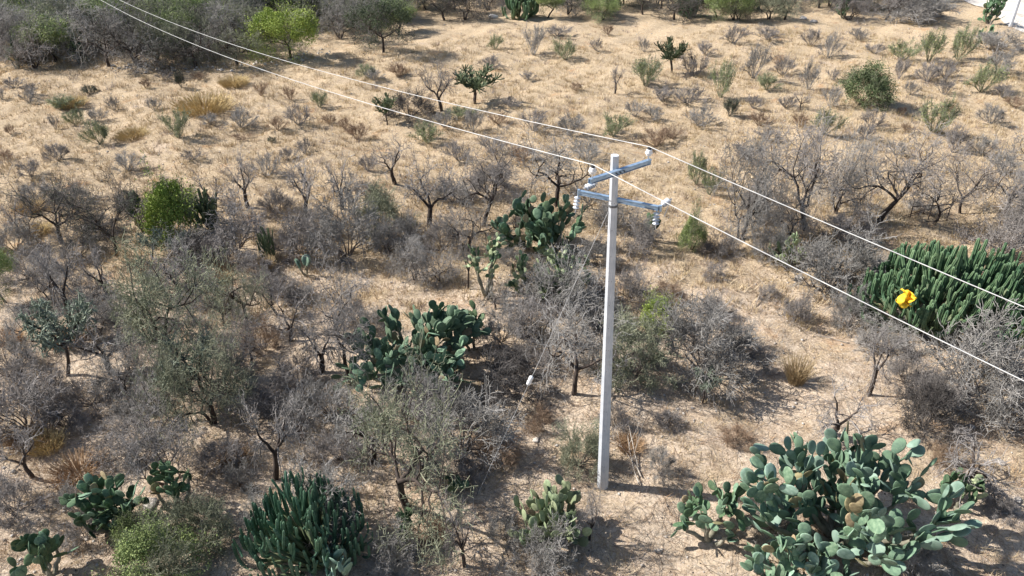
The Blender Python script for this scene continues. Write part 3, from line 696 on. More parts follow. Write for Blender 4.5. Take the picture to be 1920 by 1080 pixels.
def opuntia(px, py, w, h, mk, padL, n, label, seed, indiv=False, limbs=7, up=.35, depthm=None, mk2=None, bare=.45, hm=None, name='prickly_pear'):
    r = random.Random(seed); p, W, Hh = size_m(px, py, w, h)
    if hm: Hh = hm
    Wx = W / 2; Wy = (depthm / 2) if depthm else Wx * .8
    root = link(name, None, None, p); root.empty_display_size = .3
    tag(root, label, 'cactus', 'prickly pear cacti')
    mb = MB(); pads = []
    starts = []
    for q in range(limbs):
        a = 2 * math.pi * (q + r.uniform(-.3, .3)) / limbs; rr = math.sqrt(r.uniform(.12, .75)) if q else .1
        e = Vector((Wx * rr * .8 * math.cos(a), Wy * rr * .8 * math.sin(a), Hh * r.uniform(bare * .7, bare * 1.1) * (1.15 - .35 * rr)))
        pts = curve_pts((r.uniform(-.12, .12), r.uniform(-.12, .12), -.15), e, r)
        R0 = min(.10, .05 + .012 * W); mb.add(tube_rings(pts, [R0 * (1 - .55 * t / 6) for t in range(7)], 7))
        dd = (pts[-1] - pts[-3]).normalized(); starts.append((pts[-1] - dd * .05, dd)); starts.append((pts[-2], dd)); starts.append((pts[-2], (dd + Vector((r.gauss(0, .6), r.gauss(0, .6), .2))).normalized()));
        if W > 2.5:
            for z_ in (2, 3, 4): starts.append((pts[z_], (Vector((r.gauss(0, .7), r.gauss(0, .7), .3)) + dd * .3).normalized()))
    def inside(q): return (q.x / Wx) ** 2 + (q.y / Wy) ** 2 + (max(0, q.z) / Hh) ** 2 * .8 < 1.05 and .05 < q.z < Hh * 1.02
    front = [(s, d, Vector((r.uniform(-1, 1), r.uniform(-1, 1), r.uniform(-.6, .6))), padL * 1.05, 0) for s, d in starts]
    while front and len(pads) < n:
        idx = r.randrange(len(front)) if r.random() < .75 else 0
        s, d, nn, L, lev = front.pop(idx)
        nn = (nn - d * nn.dot(d)); 
        if nn.length < .1: nn = d.orthogonal()
        nn.normalize()
        if not inside(s + d * L): 
            continue
        pads.append((s, d, nn, L))
        sd_ = d.cross(nn)
        for c in range(r.choice([1, 2, 2, 3, 3]) if lev < 7 else 0):
            ph = r.uniform(-1.25, 1.25)
            at = s + d * L * (.5 + .47 * math.cos(ph)) + sd_ * (.36 * L * math.sin(ph))
            nd = (d * math.cos(ph * .85) + sd_ * math.sin(ph * .85) + nn * r.uniform(-.5, .5)).normalized()
            out = Vector((s.x / Wx, s.y / Wy, 0)) * .25
            nd = (nd + Vector((0, 0, up)) + out).normalized()
            n2 = Quaternion(nd, r.uniform(-1.2, 1.2)) @ nn
            front.append((at, nd, n2, padL * r.uniform(.78, 1.12) * (1 - .02 * lev), lev + 1))
        if not front and len(pads) < n:
            s0, d0, n0, L0 = r.choice(pads[:max(4, len(pads) // 2)]); 
            front.append((s0 + d0 * L0 * .9, (d0 + Vector((r.gauss(0, .5), r.gauss(0, .5), .3))).normalized(), Vector((r.gauss(0, 1), r.gauss(0, 1), 0)), padL, 3))
            if r.random() < .002: break
    mb.build('stem', M['limb'], root, True)
    cam_l = Vector((0, 0, CAMH)) - p
    pads.sort(key=lambda t: (t[0] + t[1] * t[3] * .5 - cam_l).length)
    meshes = padm(mk); meshes2 = padm(mk2) if mk2 else meshes
    rest = []
    for q, (s, d, nn, L) in enumerate(pads):
        x = d.cross(nn).normalized(); Mx = Matrix(((x.x, d.x, nn.x, s.x), (x.y, d.y, nn.y, s.y), (x.z, d.z, nn.z, s.z), (0, 0, 0, 1))) @ Matrix.Diagonal((L * r.uniform(.9, 1.12), L, L, 1))
        me = r.choice(meshes2 if r.random() < .38 else meshes) if r.random() > .035 else r.choice(padm('pad_dead'))
        if indiv and q < 100:
            o = bpy.data.objects.new('pad', me); C.objects.link(o); o.parent = root; o.matrix_basis = Mx
        else: rest.append((Mx, me))
    if rest:
        V, F, off = [], [], 0; mats = []; mi = []
        for Mx, me in rest:
            co = np.empty(len(me.vertices) * 3, dtype=np.float32); me.vertices.foreach_get('co', co); co = co.reshape(-1, 3)
            A = np.array(Mx); V.append(co @ A[:3, :3].T + A[:3, 3])
            nu, nv = 9, 12; ii = np.arange((nu - 1) * nv); rr_, kk = ii // nv, ii % nv
            F.append(np.stack([rr_ * nv + kk, rr_ * nv + (kk + 1) % nv, (rr_ + 1) * nv + (kk + 1) % nv, (rr_ + 1) * nv + kk], 1) + off); off += len(co)
            if me.materials[0] not in mats: mats.append(me.materials[0])
            mi += [mats.index(me.materials[0])] * len(ii)
        o = link('pad_cluster' if not indiv else 'pads', np_mesh('pads', np.concatenate(V), np.concatenate(F), 4, mats, mi, True), root)
        if len(rest) > 8: o['kind'] = 'stuff'
    THINGS.append([root, px, py, name, w, label]); return root
opuntia(1565, 1012, 520, 290, 'pad', .46, 520, 'biggest prickly pear with large blue green pads at the lower right', 1, True, limbs=17, depthm=5.2, mk2='pad_blue', bare=.5, hm=2.95, up=.22)
opuntia(1335, 1005, 170, 130, 'pad', .36, 75, 'drooping dark arm of prickly pear at left end of the biggest one', 2, True, limbs=6, hm=1.9, mk2='pad_dark', up=.0)
opuntia(1500, 1100, 330, 120, 'pad', .42, 100, 'low row of large prickly pear pads at the bottom edge below the biggest one', 3, True, limbs=8, depthm=2.4, mk2='pad_blue', hm=1.3)
opuntia(1790, 950, 110, 95, 'pad_dark', .30, 45, 'small separate prickly pear reaching right of the biggest one', 4, True, limbs=4, hm=1.3, mk2='pad_pale')
opuntia(785, 700, 350, 185, 'pad', .43, 520, 'large rounded dark green prickly pear in the centre of the scrub', 5, True, limbs=16, depthm=5.0, hm=2.3, up=.25)
opuntia(888, 655, 70, 100, 'pad_dark', .44, 26, 'dusky upright pads at the right end of the central prickly pear', 6, True, limbs=3, hm=2.0)
opuntia(1020, 470, 230, 120, 'pad', .50, 250, 'prickly pear with tall broad pads just left of the pole under the crossarms', 7, True, limbs=9, hm=2.7, depthm=3.4, mk2='pad_dark')
opuntia(1035, 555, 235, 115, 'pad_pale', .30, 330, 'pale fine padded prickly pear below the tall padded one left of the pole', 8, True, limbs=9, hm=2.0, mk2='pad_dark', depthm=3)
opuntia(917, 560, 110, 120, 'pad_pale', .26, 90, 'prickly pear tree with bare forked orange brown trunk', 9, True, limbs=5, bare=.72, hm=2.9, up=.1, name='prickly_pear', mk2='pad_dark')
opuntia(1222, 450, 50, 62, 'pad_dark', .40, 18, 'small dark prickly pear under the right hanging insulator', 10, True, limbs=3, hm=1.5)
opuntia(1478, 492, 110, 75, 'pad_pale', .34, 70, 'pale sunlit prickly pear at the foot of the tall purple tree', 11, True, limbs=6, hm=1.5)
opuntia(1030, 1010, 185, 130, 'pad_pale', .36, 170, 'pale green prickly pear with upright narrow pads left of the pole foot', 12, True, limbs=7, hm=1.7, depthm=2.6, up=.5)
opuntia(215, 985, 230, 125, 'pad_dark', .33, 170, 'spreading dark prickly pear with exposed brown limbs at lower left', 13, True, limbs=7, bare=.6, hm=1.7, up=.1, depthm=1.8, mk2='pad')
opuntia(335, 955, 120, 110, 'pad_dark', .32, 50, 'sparse prickly pear arms around the grey limbed tree at lower left', 14, True, limbs=5, bare=.7, hm=1.6, up=.2)
opuntia(92, 1078, 140, 90, 'pad_dark', .35, 75, 'dark green prickly pear in the bottom left corner', 15, True, limbs=5, hm=1.4, mk2='pad')
opuntia(650, 1095, 120, 85, 'pad_blue', .46, 34, 'few large blue grey pads at the bottom edge by the columnar cactus', 16, True, limbs=4, hm=1.3)
opuntia(265, 425, 50, 80, 'pad_dark', .32, 50, 'tall dark prickly pear left behind the bright olive bush', 17, False, limbs=3, hm=2.0)
opuntia(575, 515, 60, 40, 'pad_blue', .46, 14, 'pale blue prickly pear pads on open soil left of the central prickly pear', 18, True, limbs=2, hm=1.1)
opuntia(855, 925, 70, 30, 'pad_dark', .32, 12, 'few low dark pads behind the curved stem tree at bottom centre', 19, True, limbs=3, hm=.7)
opuntia(765, 1015, 70, 60, 'pad_dark', .36, 22, 'small dark prickly pear right of the large columnar cactus at bottom', 20, True, limbs=3, hm=1.2)
opuntia(1853, 45, 62, 55, 'pad_dark', .55, 60, 'dark prickly pear standing against the white gravel road', 21, False, limbs=5, hm=3.2, bare=.55)
opuntia(1848, 82, 50, 28, 'pad_dark', .5, 30, 'low dark prickly pear below the one at the gravel road', 22, False, limbs=4, hm=1.5)
opuntia(1580, 32, 50, 40, 'pad_dark', .5, 40, 'dark prickly pear at the top edge among grey trees', 23, False, limbs=4, hm=2.5)
opuntia(400, 52, 50, 36, 'pad_dark', .6, 40, 'dark prickly pear inside the woodland below the upper cable', 24, False, limbs=4, hm=2.6)
opuntia(35, 128, 40, 34, 'pad_dark', .5, 30, 'dark prickly pear at the far left edge of the woodland', 25, False, limbs=4, hm=2.2)
opuntia(150, 118, 50, 34, 'pad_dark', .5, 30, 'dark prickly pear at woodland edge right of the far left one', 26, False, limbs=4, hm=2.2)

# ---------------------------------------------------------------- candelabra (columnar) cacti
def arm_mesh(name, m, e0, rad, seed):
    r = random.Random(seed); pts = [Vector((0, 0, 0))]; n = 8
    for q in range(n):
        e = e0 + (math.pi / 2 * .97 - e0) * min(1, (q + .5) / (n * .6)); pts.append(pts[-1] + Vector((math.cos(e), r.uniform(-.05, .05), math.sin(e))) / n)
    rr = [rad * .8] + [rad * (1 + r.uniform(-.06, .06)) for _ in range(n - 1)] + [rad * .9]
    pts.append(pts[-1] + Vector((0, 0, .045))); rr.append(rad * .62); pts.append(pts[-1] + Vector((0, 0, .02))); rr.append(rad * .2)
    prof = [1 if k % 2 == 0 else .70 for k in range(14)]
    v, f = tube_rings(pts, rr, 14, prof)
    return py_mesh(name, v, f, [m]), pts[-1]
def garambullo(px, py, w, h, mk, n, hm, dm, label, seed, L=(.7, 1.15), rad=.065, flat=.9, name='columnar_cactus'):
    r = random.Random(seed); p, W, Hh = size_m(px, py, w, h); Hh = hm
    root = link(name, None, None, p); tag(root, label, 'cactus', 'columnar candelabra cacti')
    av = [arm_mesh('arm', M[mk], e, rad, seed + q) for q, e in enumerate((1.4, 1.0, .55, .15, 1.2, .8))]
    mb = MB(); arms = []
    Wx, Wy = W / 2, dm / 2
    hub = [(Vector((r.uniform(-.5, .5) * Wx, r.uniform(-.5, .5) * Wy, -.1))) for _ in range(max(3, int(W * 1.2)))]
    for q in range(n):
        t = (q + .5) / n; rr = math.sqrt(t) * r.uniform(.93, 1.04); a = q * 2.39996 + r.uniform(-.2, .2)
        rr *= 1 + .10 * math.sin(a * 3 + seed) + .06 * math.sin(a * 7 + seed * 2); z = Hh * math.sqrt(max(.02, 1 - (min(rr, 1.05) * flat) ** 2)) * r.uniform(.78, 1.12) * (1 + .12 * math.sin(a * 2 + rr * 5 + seed))
        tip = Vector((Wx * rr * math.cos(a), Wy * rr * math.sin(a), z))
        k = (0, 4, 1, 5, 2, 3)[min(5, int(rr * 5.6 + r.uniform(-.5, .9)))] if rr > .2 else r.choice((0, 4))
        me, end = av[k]; s = min(r.uniform(*L), z / .75); az = math.atan2(tip.y, tip.x) + r.gauss(0, .75)
        e2 = Vector((end.x * math.cos(az), end.x * math.sin(az), end.z)) * s
        b = tip - e2; b.z = max(b.z, .02); arms.append((b, az, s, me))
        hb = min(hub, key=lambda u: (u - b).length)
        if q % 2 == 0: mb.add(tube_rings([hb, hb.lerp(b, .5) + Vector((0, 0, -.12)), b + Vector((0, 0, .02))], [rad * 1.5, rad * 1.1, rad * .9], 7))
    mb.build('stem', M['garam_olive'], root, True)
    cl = Vector((0, 0, CAMH)) - p
    arms.sort(key=lambda t: (t[0] - cl).length - t[0].z)
    rest = MB()
    for q, (b, az, s, me) in enumerate(arms):
        if q < 100: link('arm', me, root, b, (r.gauss(0, .17), r.gauss(0, .17), az), (s, s, s))
        else:
            Mx = Matrix.Translation(b) @ Matrix.Rotation(az, 4, 'Z') @ Matrix.Scale(s, 4)
            rest.add(([v.co for v in me.vertices], [tuple(q_.vertices) for q_ in me.polygons]), Mx)
    if rest.v: tag(rest.build('arms', M[mk], root), kind='stuff')
    THINGS.append([root, px, py, name, w, label]); return root
gcac = garambullo(1775, 590, 330, 190, 'garam', 430, 2.7, 4.8, 'huge dome of green candelabra cactus arms at the right holding a yellow cloth', 31, rad=.062, L=(.65, 1.25))
garambullo(1900, 612, 110, 100, 'garam', 60, 1.3, 2.2, 'lower candelabra cactus clump with pale curved arms at the right edge', 32, rad=.07, L=(.8, 1.2))
garambullo(575, 1035, 235, 150, 'garam_blue', 230, 2.0, 3.0, 'dense dark green columnar cactus with upright arms at lower left', 33, rad=.046, L=(.45, 1.0), flat=.85)
garambullo(394, 428, 40, 60, 'garam_olive', 60, 1.9, 1.6, 'dark spiky columnar cactus at the right side of the bright olive bush', 34, rad=.05, L=(.6, .9))
garambullo(506, 490, 34, 60, 'garam_olive', 30, 1.7, .9, 'small tall columnar cactus right of the wide purple bush', 35, rad=.04, L=(.5, .9))
garambullo(978, 36, 66, 50, 'garam', 70, 3.0, 3.0, 'dark green columnar cactus at the top edge centre of the field', 36, rad=.09, L=(.9, 1.4))
garambullo(585, 32, 40, 44, 'garam_olive', 50, 3.0, 2.5, 'dark columnar cactus behind the vivid lime green tree', 37, rad=.09, L=(.9, 1.4))
garambullo(1290, 30, 40, 34, 'garam', 50, 2.2, 2.0, 'small green columnar cactus at the top edge right of centre', 38, rad=.08, L=(.8, 1.2))

# yellow cloth caught on the big cactus
g5 = np.random.default_rng(5); q = P(1699, 560, 1.9); vv = []; ff = []; N = 12
for a in range(N):
    for b in range(N):
        u, v_ = a / (N - 1) - .5, b / (N - 1) - .5
        vv.append((u * .42 + .10 * math.sin(v_ * 7) + g5.normal() * .012, .16 * math.sin(u * 9 + v_ * 4) + .08 * math.sin(v_ * 13), v_ * .62 * (1 - .5 * abs(u + .2)) + .06 * math.sin(u * 11)))
for a in range(N - 1):
    for b in range(N - 1): ff.append((a * N + b, a * N + b + 1, (a + 1) * N + b + 1, (a + 1) * N + b))
yc = link('cloth', py_mesh('cloth', vv, ff, [M['yellow']], True), None, q, (R(-30), 0, R(-15)))
sm = yc.modifiers.new('thickness', 'SOLIDIFY'); sm.thickness = .008
tag(yc, 'bright yellow crumpled cloth caught on the arms of the candelabra cactus', 'cloth')

# ---------------------------------------------------------------- utility pole and cables
base = P(1130, 910); top = P(1153, 291, 10.0)
pole = link('utility_pole', None, None, base); tag(pole, 'tall grey octagonal concrete power pole with two crossarms', 'power pole', 'power line poles')
ax = top - base
def oct_pole(r0, r1, ax_, rot):
    pts = [Vector((0, 0, 0)) - ax_ * .06] + [ax_ * t for t in (0, .25, .5, .75, 1.0)]
    return pts, [r0 * 1.03] + [r0 + (r1 - r0) * t for t in (0, .25, .5, .75, 1.0)]
def prism(pts, rads, ns, rot):
    v = []; f = []
    for p_, r_ in zip(pts, rads):
        for k in range(ns):
            a = 2 * math.pi * k / ns + rot; v.append(p_ + Vector((math.cos(a) * r_, math.sin(a) * r_, 0)))
    n = len(pts)
    for i_ in range(n - 1):
        for k in range(ns): f.append((i_ * ns + k, i_ * ns + (k + 1) % ns, (i_ + 1) * ns + (k + 1) % ns, (i_ + 1) * ns + k))
    f.append(tuple((n - 1) * ns + k for k in range(ns))); f.append(tuple(range(ns))[::-1]); return v, f
pts, rads = oct_pole(.172, .094, ax, 0)
sh = MB().add(prism(pts, rads, 8, R(13))).build('shaft', M['concrete'], pole)
def at_pole(z): return ax * (z / ax.z)
mb = MB(); fa_ = R(13 + 247.5)
for k in range(13):
    z_ = .9 + k * .68; t_ = z_ / 10; rr_ = (.172 + (.094 - .172) * t_) * math.cos(R(22.5)); nn_ = Vector((math.cos(fa_), math.sin(fa_), 0))
    for s_ in ((-.03, .03) if k % 3 == 0 else (0,)):
        c_ = at_pole(z_) + nn_ * rr_ + Vector((-nn_.y, nn_.x, 0)) * s_
        mb.lathe([(.010, -.01), (.010, .002)], 8, Matrix.Translation(c_) @ nn_.to_track_quat('Z', 'Y').to_matrix().to_4x4())
mb.build('step_holes', M['dark_steel'], pole)
def channel(mb, a, b, wd, ht):
    """C section steel beam from a to b"""
    a, b = Vector(a), Vector(b); d = (b - a); L = d.length; X_ = d.normalized(); Z_ = Vector((0, 0, 1)); Z_ = (Z_ - X_ * Z_.dot(X_)).normalized(); Y_ = Z_.cross(X_)
    Mx = Matrix((( X_.x, Y_.x, Z_.x, a.x), (X_.y, Y_.y, Z_.y, a.y), (X_.z, Y_.z, Z_.z, a.z), (0, 0, 0, 1)))
    t = .009
    mb.box((L / 2, 0, ht / 2 - t / 2), (L, wd, t), Mx); mb.box((L / 2, 0, -ht / 2 + t / 2), (L, wd, t), Mx); mb.box((L / 2, wd / 2 - t / 2, 0), (L, t, ht - 2 * t), Mx)
    mb.box((L / 2, -wd / 2 + .02, 0), (L, t, ht - 2 * t - .02), Mx)
    return Mx
def loc(v): return Vector(v) - base
UA, UB = loc(P(1099, 330, 9.62)), loc(P(1219, 291, 9.62))
axp = at_pole(9.84); off = (UA + UB) / 2
dU = (UB - UA).normalized(); nU = Vector((dU.y, -dU.x, 0)); sh_ = nU * .145     # arm bolted to the near face
k_ = (axp - UA).dot(dU)
UA2 = Vector((axp.x, axp.y, 9.84)) - dU * .86 + sh_; UB2 = Vector((axp.x, axp.y, 9.84)) + dU * .96 + sh_
mb = MB(); channel(mb, UA2, UB2, .09, .115); a1 = mb.build('crossarm', M['steel'], pole); a1['label'] = 'upper crossarm carrying two white pin insulators'
axl = at_pole(9.13); LA, LB = loc(P(1086, 356, 8.98)), loc(P(1236, 386, 8.98)); dL = (LB - LA).normalized(); dL.z = 0; nL = Vector((dL.y, -dL.x, 0))
LA2 = Vector((axl.x, axl.y, 9.13)) - dL * .80 - nL * .0; LB2 = Vector((axl.x, axl.y, 9.13)) + dL * 1.04
mb = MB()
gap = .10
channel(mb, LA2, Vector((axl.x, axl.y, 9.13)) - dL * gap, .085, .10); channel(mb, Vector((axl.x, axl.y, 9.13)) + dL * gap, LB2, .085, .10)
a2 = mb.build('crossarm', M['steel'], pole); a2['label'] = 'lower crossarm with hanging dead end insulators'
# bolts through the upper arm
mb = MB()
for s in (-.07, .07, .0):
    c = Vector((axp.x, axp.y, 9.84)) + dU * (s * 1.6) + sh_
    Mx = Matrix.Translation(c) @ Vector((nU)).to_track_quat('Z', 'Y').to_matrix().to_4x4()
    mb.lathe([(.0165, -.05), (.0165, .065), (.01, .07)], 8, Mx)
mb.build('bolts', M['dark_steel'], pole)
def band(z, r, hh, nm='band'):
    c = at_pole(z); MB().add(prism([c + Vector((0, 0, -hh / 2)), c + Vector((0, 0, hh / 2))], [r, r], 16, 0)).build(nm, M['dark_steel'], pole)
band(8.98, .113, .05); band(9.76, .107, .035)
PIN = [(.016, 0), (.016, .10), (.055, .10), (.068, .12), (.050, .135), (.085, .15), (.088, .17), (.062, .195), (.070, .215), (.052, .245)]
CAP = [(.048, .245), (.052, .25), (.05, .275), (.034, .295), (.0, .298)]
tops = []
for e, s in ((UA2, .07), (UB2, -.07)):
    c = e + dU * s + Vector((0, 0, .0585)); tops.append(base + c + Vector((0, 0, .30)))
    ins = MB().lathe(PIN, 18).build('insulator', M['porcelain'], pole, True); ins.location = c
    MB().lathe(CAP, 18).build('cap', M['black_rubber'], ins, True)
# suspended dead end insulators at the lower arm ends: ribbed grey sleeves with clamps
def susp(c, d, L=.42):
    q = Vector(d).normalized().to_track_quat('Z', 'Y').to_matrix().to_4x4(); Mx = Matrix.Translation(c) @ q
    prof = [(.012, 0), (.012, .05)]
    n = 4
    for k in range(n):
        z = .05 + k * (L - .1) / n; prof += [(.02, z), (.022, z + .018), (.074, z + .024), (.078, z + .034), (.03, z + .05)]
    prof += [(.012, L - .05), (.012, L + .04)]
    return MB().lathe(prof, 14, Mx).build('dead_end_insulator', M['steel_light'], pole, True)
M['steel_light'] = mat('glazed_grey', (.34, .38, .44), (.62, .64, .68), 9, rough=.3, var=0)
ea, eb = LA2 + Vector((0, 0, -.05)) + dL * .02, LB2 + Vector((0, 0, -.05)) - dL * .03
susp(ea + Vector((-.06, 0, 0)), (-.1, -.05, -1)); susp(eb, (.02, -.05, -1))
susp(LA2 + Vector((.08, 0, .10)), (.9, .5, .12), .34); susp(LB2 + Vector((.04, .0, .05)), (.75, .55, .25), .30)
st = LB2 + Vector((.30, .18, .13)); mb = MB(); mb.tube([st, st + Vector((-.05, 0, -.15)), st + Vector((-.12, -.02, -.42))], .012, 6); jl = mb.build('jumper_lead', M['wire'], pole)
# clevis plates at the arm ends
mb = MB(); mb.box(LA2 + Vector((-.03, 0, 0)), (.05, .07, .14)); mb.box(LB2 + Vector((.04, 0, .0)), (.05, .07, .14)); mb.build('clevis', M['steel'], pole)
# name plate ring stains / numbers are absent in the photo

def catenary(a, b, sag, n=48):
    return [Vector((a.x + (b.x - a.x) * t, a.y + (b.y - a.y) * t, a.z + (b.z - a.z) * t - 4 * sag * t * (1 - t))) for t in [k / n for k in range(n + 1)]]
far = P(125, 62)
fd = (Vector((far.x, far.y, 0)) - Vector((base.x, base.y, 0))).normalized(); fn = Vector((fd.y, -fd.x, 0))
fa, fb = Vector((far.x, far.y, 6.0 + far.z)) - fn * .3, Vector((far.x, far.y, 6.0 + far.z)) + fn * .3
CR = .0098
for tp, fe, ne, s1, s2, lb in ((tops[0], fa, Vector((44, -27.8, 10)), 1.4, 2.0, 'left white power cable running over the left pin insulator'),
                               (tops[1], fb, Vector((45.5, -26.4, 8)), 1.4, 1.0, 'right white power cable running over the far right pin insulator')):
    pts = catenary(fe, tp, s1)[:-1] + catenary(tp, ne, s2)
    o = MB().tube(pts, CR, 6).build('power_cable', M['wire'], None, True); tag(o, lb, 'cable', 'power cables')
# guy wire with strain insulator
ga = base + at_pole(8.85) + Vector((-.10, -.03, 0)); gb = P(893, 930)
gw = link('guy_wire', None, None, gb); tag(gw, 'thin grey guy wire slanting from the pole down to the left with white insulator', 'wire')
MB().tube([ga - gb, Vector((0, 0, -.05))], .0062, 6).build('strand', M['guy'], gw)
best = min([ga.lerp(gb, k / 400) for k in range(400)], key=lambda q_: abs(proj(q_)[1] - 714))
Mx = Matrix.Translation(best - gb) @ (ga - gb).to_track_quat('Z', 'Y').to_matrix().to_4x4()
MB().lathe([(.02, -.15), (.055, -.12), (.06, -.03), (.045, 0), (.06, .03), (.055, .12), (.02, .15)], 12, Mx).build('strain_insulator', M['porcelain'], gw, True)
MB().tube([Vector((0, 0, -.05)), Vector((.1, .05, .35))], .012, 6).build('anchor_rod', M['dark_steel'], gw)
# far poles
def simple_pole(p, h, leanx, label, arms=True, r0=.16, r1=.1):
    t = link('utility_pole', None, None, p); tag(t, label, 'power pole', 'power line poles')
    axx = Vector((leanx, 0, h)); MB().add(prism([Vector((0, 0, -.5)), Vector((0, 0, 0)), axx * .5, axx], [r0, r0, (r0 + r1) / 2, r1], 8, 0)).build('shaft', M['concrete'], t)
    if arms:
        mb = MB(); c = Vector((leanx, 0, h - .35)) ; channel(mb, c - fn * .8 - fd * .15, c + fn * .8 - fd * .15, .09, .11); mb.build('crossarm', M['steel'], t)
    return t
simple_pole(far, 6.2, 0, 'distant grey pole rising from the woodland at the upper left')
simple_pole(P(1894, 50), 9.0, 0, 'distant pale pole at the white gravel road in upper right corner', False)

# ---------------------------------------------------------------- loose things on the ground
def rock_mesh(seed):
    r = random.Random(seed); import bmesh
    bm = bmesh.new(); bmesh.ops.create_icosphere(bm, subdivisions=2, radius=.5)
    for v in bm.verts:
        v.co *= 1 + .22 * math.sin(v.co.x * 7 + seed) * math.cos(v.co.y * 6 + seed * 2) + r.uniform(-.06, .06); v.co.z *= .62
    me = bpy.data.meshes.new('rock'); bm.to_mesh(me); bm.free(); me.materials.append(M['rock']); return me
RM = [rock_mesh(k) for k in range(4)]
for q, (x, y, s, lb) in enumerate(((745, 455, 24, 'pale boulder between the large grey bush and the tall thin tree'), (768, 449, 20, 'pale rock right beside the boulder near the large grey bush'), (725, 460, 14, 'small pale rock at the foot of the olive tinted bush'),
        (1876, 868, 18, 'white rounded stone on straw at the lower right edge'), (1908, 938, 16, 'white stone among twig shadows at the right edge'), (283, 948, 34, 'cream boulder between prickly pear limbs at lower left'), (1716, 828, 12, 'small white stone above the biggest prickly pear'),
        (1820, 800, 14, 'pale stone under the right grey thicket'), (1005, 826, 14, 'small white stone left of the olive bush at the pole foot'), (1500, 522, 18, 'flat pale stone left of the large grey bush near candelabra cactus'), (285, 33, 16, 'pale boulder inside the upper left woodland'),
        (925, 34, 20, 'flat pale boulder under trees at the top edge'), (1505, 36, 16, 'pale rock at the top edge right of the light green tree'), (1525, 42, 14, 'pale rock right of the other pale rock at the top edge'), (183, 128, 12, 'pale rock at the woodland edge near the far left'))):
    p, W, _ = size_m(x, y, s, s); o = link('rock', RM[q % 4], None, p + Vector((0, 0, W * .12)), (0, 0, q * 1.7), (W, W * .8, W * .75)); tag(o, lb, 'rock', 'pale rocks')
# fallen dead branches
db = [(1740, 412, 120, .35, 'dead branch frame lying at the field edge above the candelabra cactus', 3), (1415, 560, 60, 1.1, 'long dead grey branch on the open soil right of the pole', 1), (1555, 640, 60, -.5, 'pale dead stick on the open soil left of the candelabra cactus', 1), (1385, 708, 50, 1.1, 'dead stick propped beside the large rounded grey bush', 1), (1190, 870, 110, 1.9, 'dry stalks lying right of the pole foot', 3)]
for q, (x, y, wpx, ang, lb, n) in enumerate(db):
    p, W, _ = size_m(x, y, wpx, 20); r = random.Random(q); gwr = Grow(q)
    for k in range(n):
        a = ang + r.uniform(-.25, .25) * (n > 1); s0 = np.array([-.5 * W * math.cos(a) + r.uniform(-.2, .2), -.5 * W * math.sin(a) + k * .3, .05])
        gwr.branch(s0, unit(np.array([math.cos(a), math.sin(a), .12])), W, .022, 0, 1 + (n > 1), .08, 0, .5, [[0, 1], [1]], 6, .5)
    if q == 0:
        for k in range(3): gwr.segs.append((-.9 + k * .9, 0, -.05, -.9 + k * .9, .05, 1.0 + .2 * k, .03, .02, 0))
        gwr.segs.append((-.9, 0, .7, .95, .05, .8, .025, .02, 0))
    tag(link('dead_branch', seg_mesh('dead_branch', np.array(gwr.segs)[:, :8], M['deadwood'] if q else M['bark'], 5), None, p), lb, 'branch', 'fallen dead branches')

# uncountable ground cover, one object each
G = np.random.default_rng(77)
def scatter(n, bias=1.0):
    """random ground points inside a wedge somewhat wider than the view"""
    y = 7 + 80 * G.random(n) ** bias; xr = 6 + y * .80
    x = (G.random(n) * 2 - 1) * xr; return x, y
def fbm(x, y, s, ph):
    return (np.sin(x * s + ph) * np.cos(y * s * 1.1 - ph) + .6 * np.sin(x * s * 2.3 + y * s * 1.7 + ph * 2) + .4 * np.sin(x * s * 4.1 - y * s * 3.7 + ph)) / 2
def blades(n_cl, per, hlo, hhi, wid, rad, cond, mats, bias, name, lean=.9):
    x, y = scatter(n_cl, bias); k = cond(x, y); x, y = x[k], y[k]; m = len(x)
    cx = np.repeat(x, per); cy = np.repeat(y, per); N = len(cx)
    a = G.uniform(0, 6.283, N); rr = rad * np.sqrt(G.random(N)); px_ = cx + rr * np.cos(a); py_ = cy + rr * np.sin(a); pz = hgt(px_, py_)
    hh = G.uniform(hlo, hhi, N) * np.repeat(G.uniform(.6, 1.3, m), per); ln = G.uniform(.1, lean, N) * hh; la = a + G.normal(size=N) * .7
    wa = G.uniform(0, 6.283, N); wx, wy = np.cos(wa) * wid / 2, np.sin(wa) * wid / 2
    V = np.stack([np.stack([px_ - wx, py_ - wy, pz - .01], 1), np.stack([px_ + wx, py_ + wy, pz - .01], 1), np.stack([px_ + ln * np.cos(la), py_ + ln * np.sin(la), pz + hh], 1)], 1).reshape(-1, 3)
    mi = np.repeat(G.integers(0, len(mats), m), per)
    o = link(name, np_mesh(name, V, np.arange(3 * N).reshape(-1, 3), 3, mats, mi)); return o
M['straw_pale'] = mat('straw_pale', (.50, .40, .26), (.66, .55, .39), 1.0, var=0)
field = lambda x, y: (y > 24 + 5 * fbm(x, y, .12, 1)) & (y < 66 + 6 * fbm(x, y, .08, 3)) & (fbm(x, y, .45, 2) > -.55)
tag(blades(30000, 12, .10, .38, .024, .20, field, [M['straw'], M['straw_pale'], M['straw_pale'], M['straw']], .8, 'dry_grass'), 'short straw coloured dry grass covering the open field', 'grass', kind='stuff')
scr = lambda x, y: (y < 34) & (fbm(x, y, .6, 5) > -.1)
tag(blades(13000, 14, .08, .34, .012, .16, scr, [M['straw'], M['straw_pale'], M['rust'], M['straw']], 1.6, 'sparse_grass', 1.6), 'sparse dry grass between the scrub plants', 'grass', kind='stuff')
rus = lambda x, y: (fbm(x, y, .33, 9) > .42)
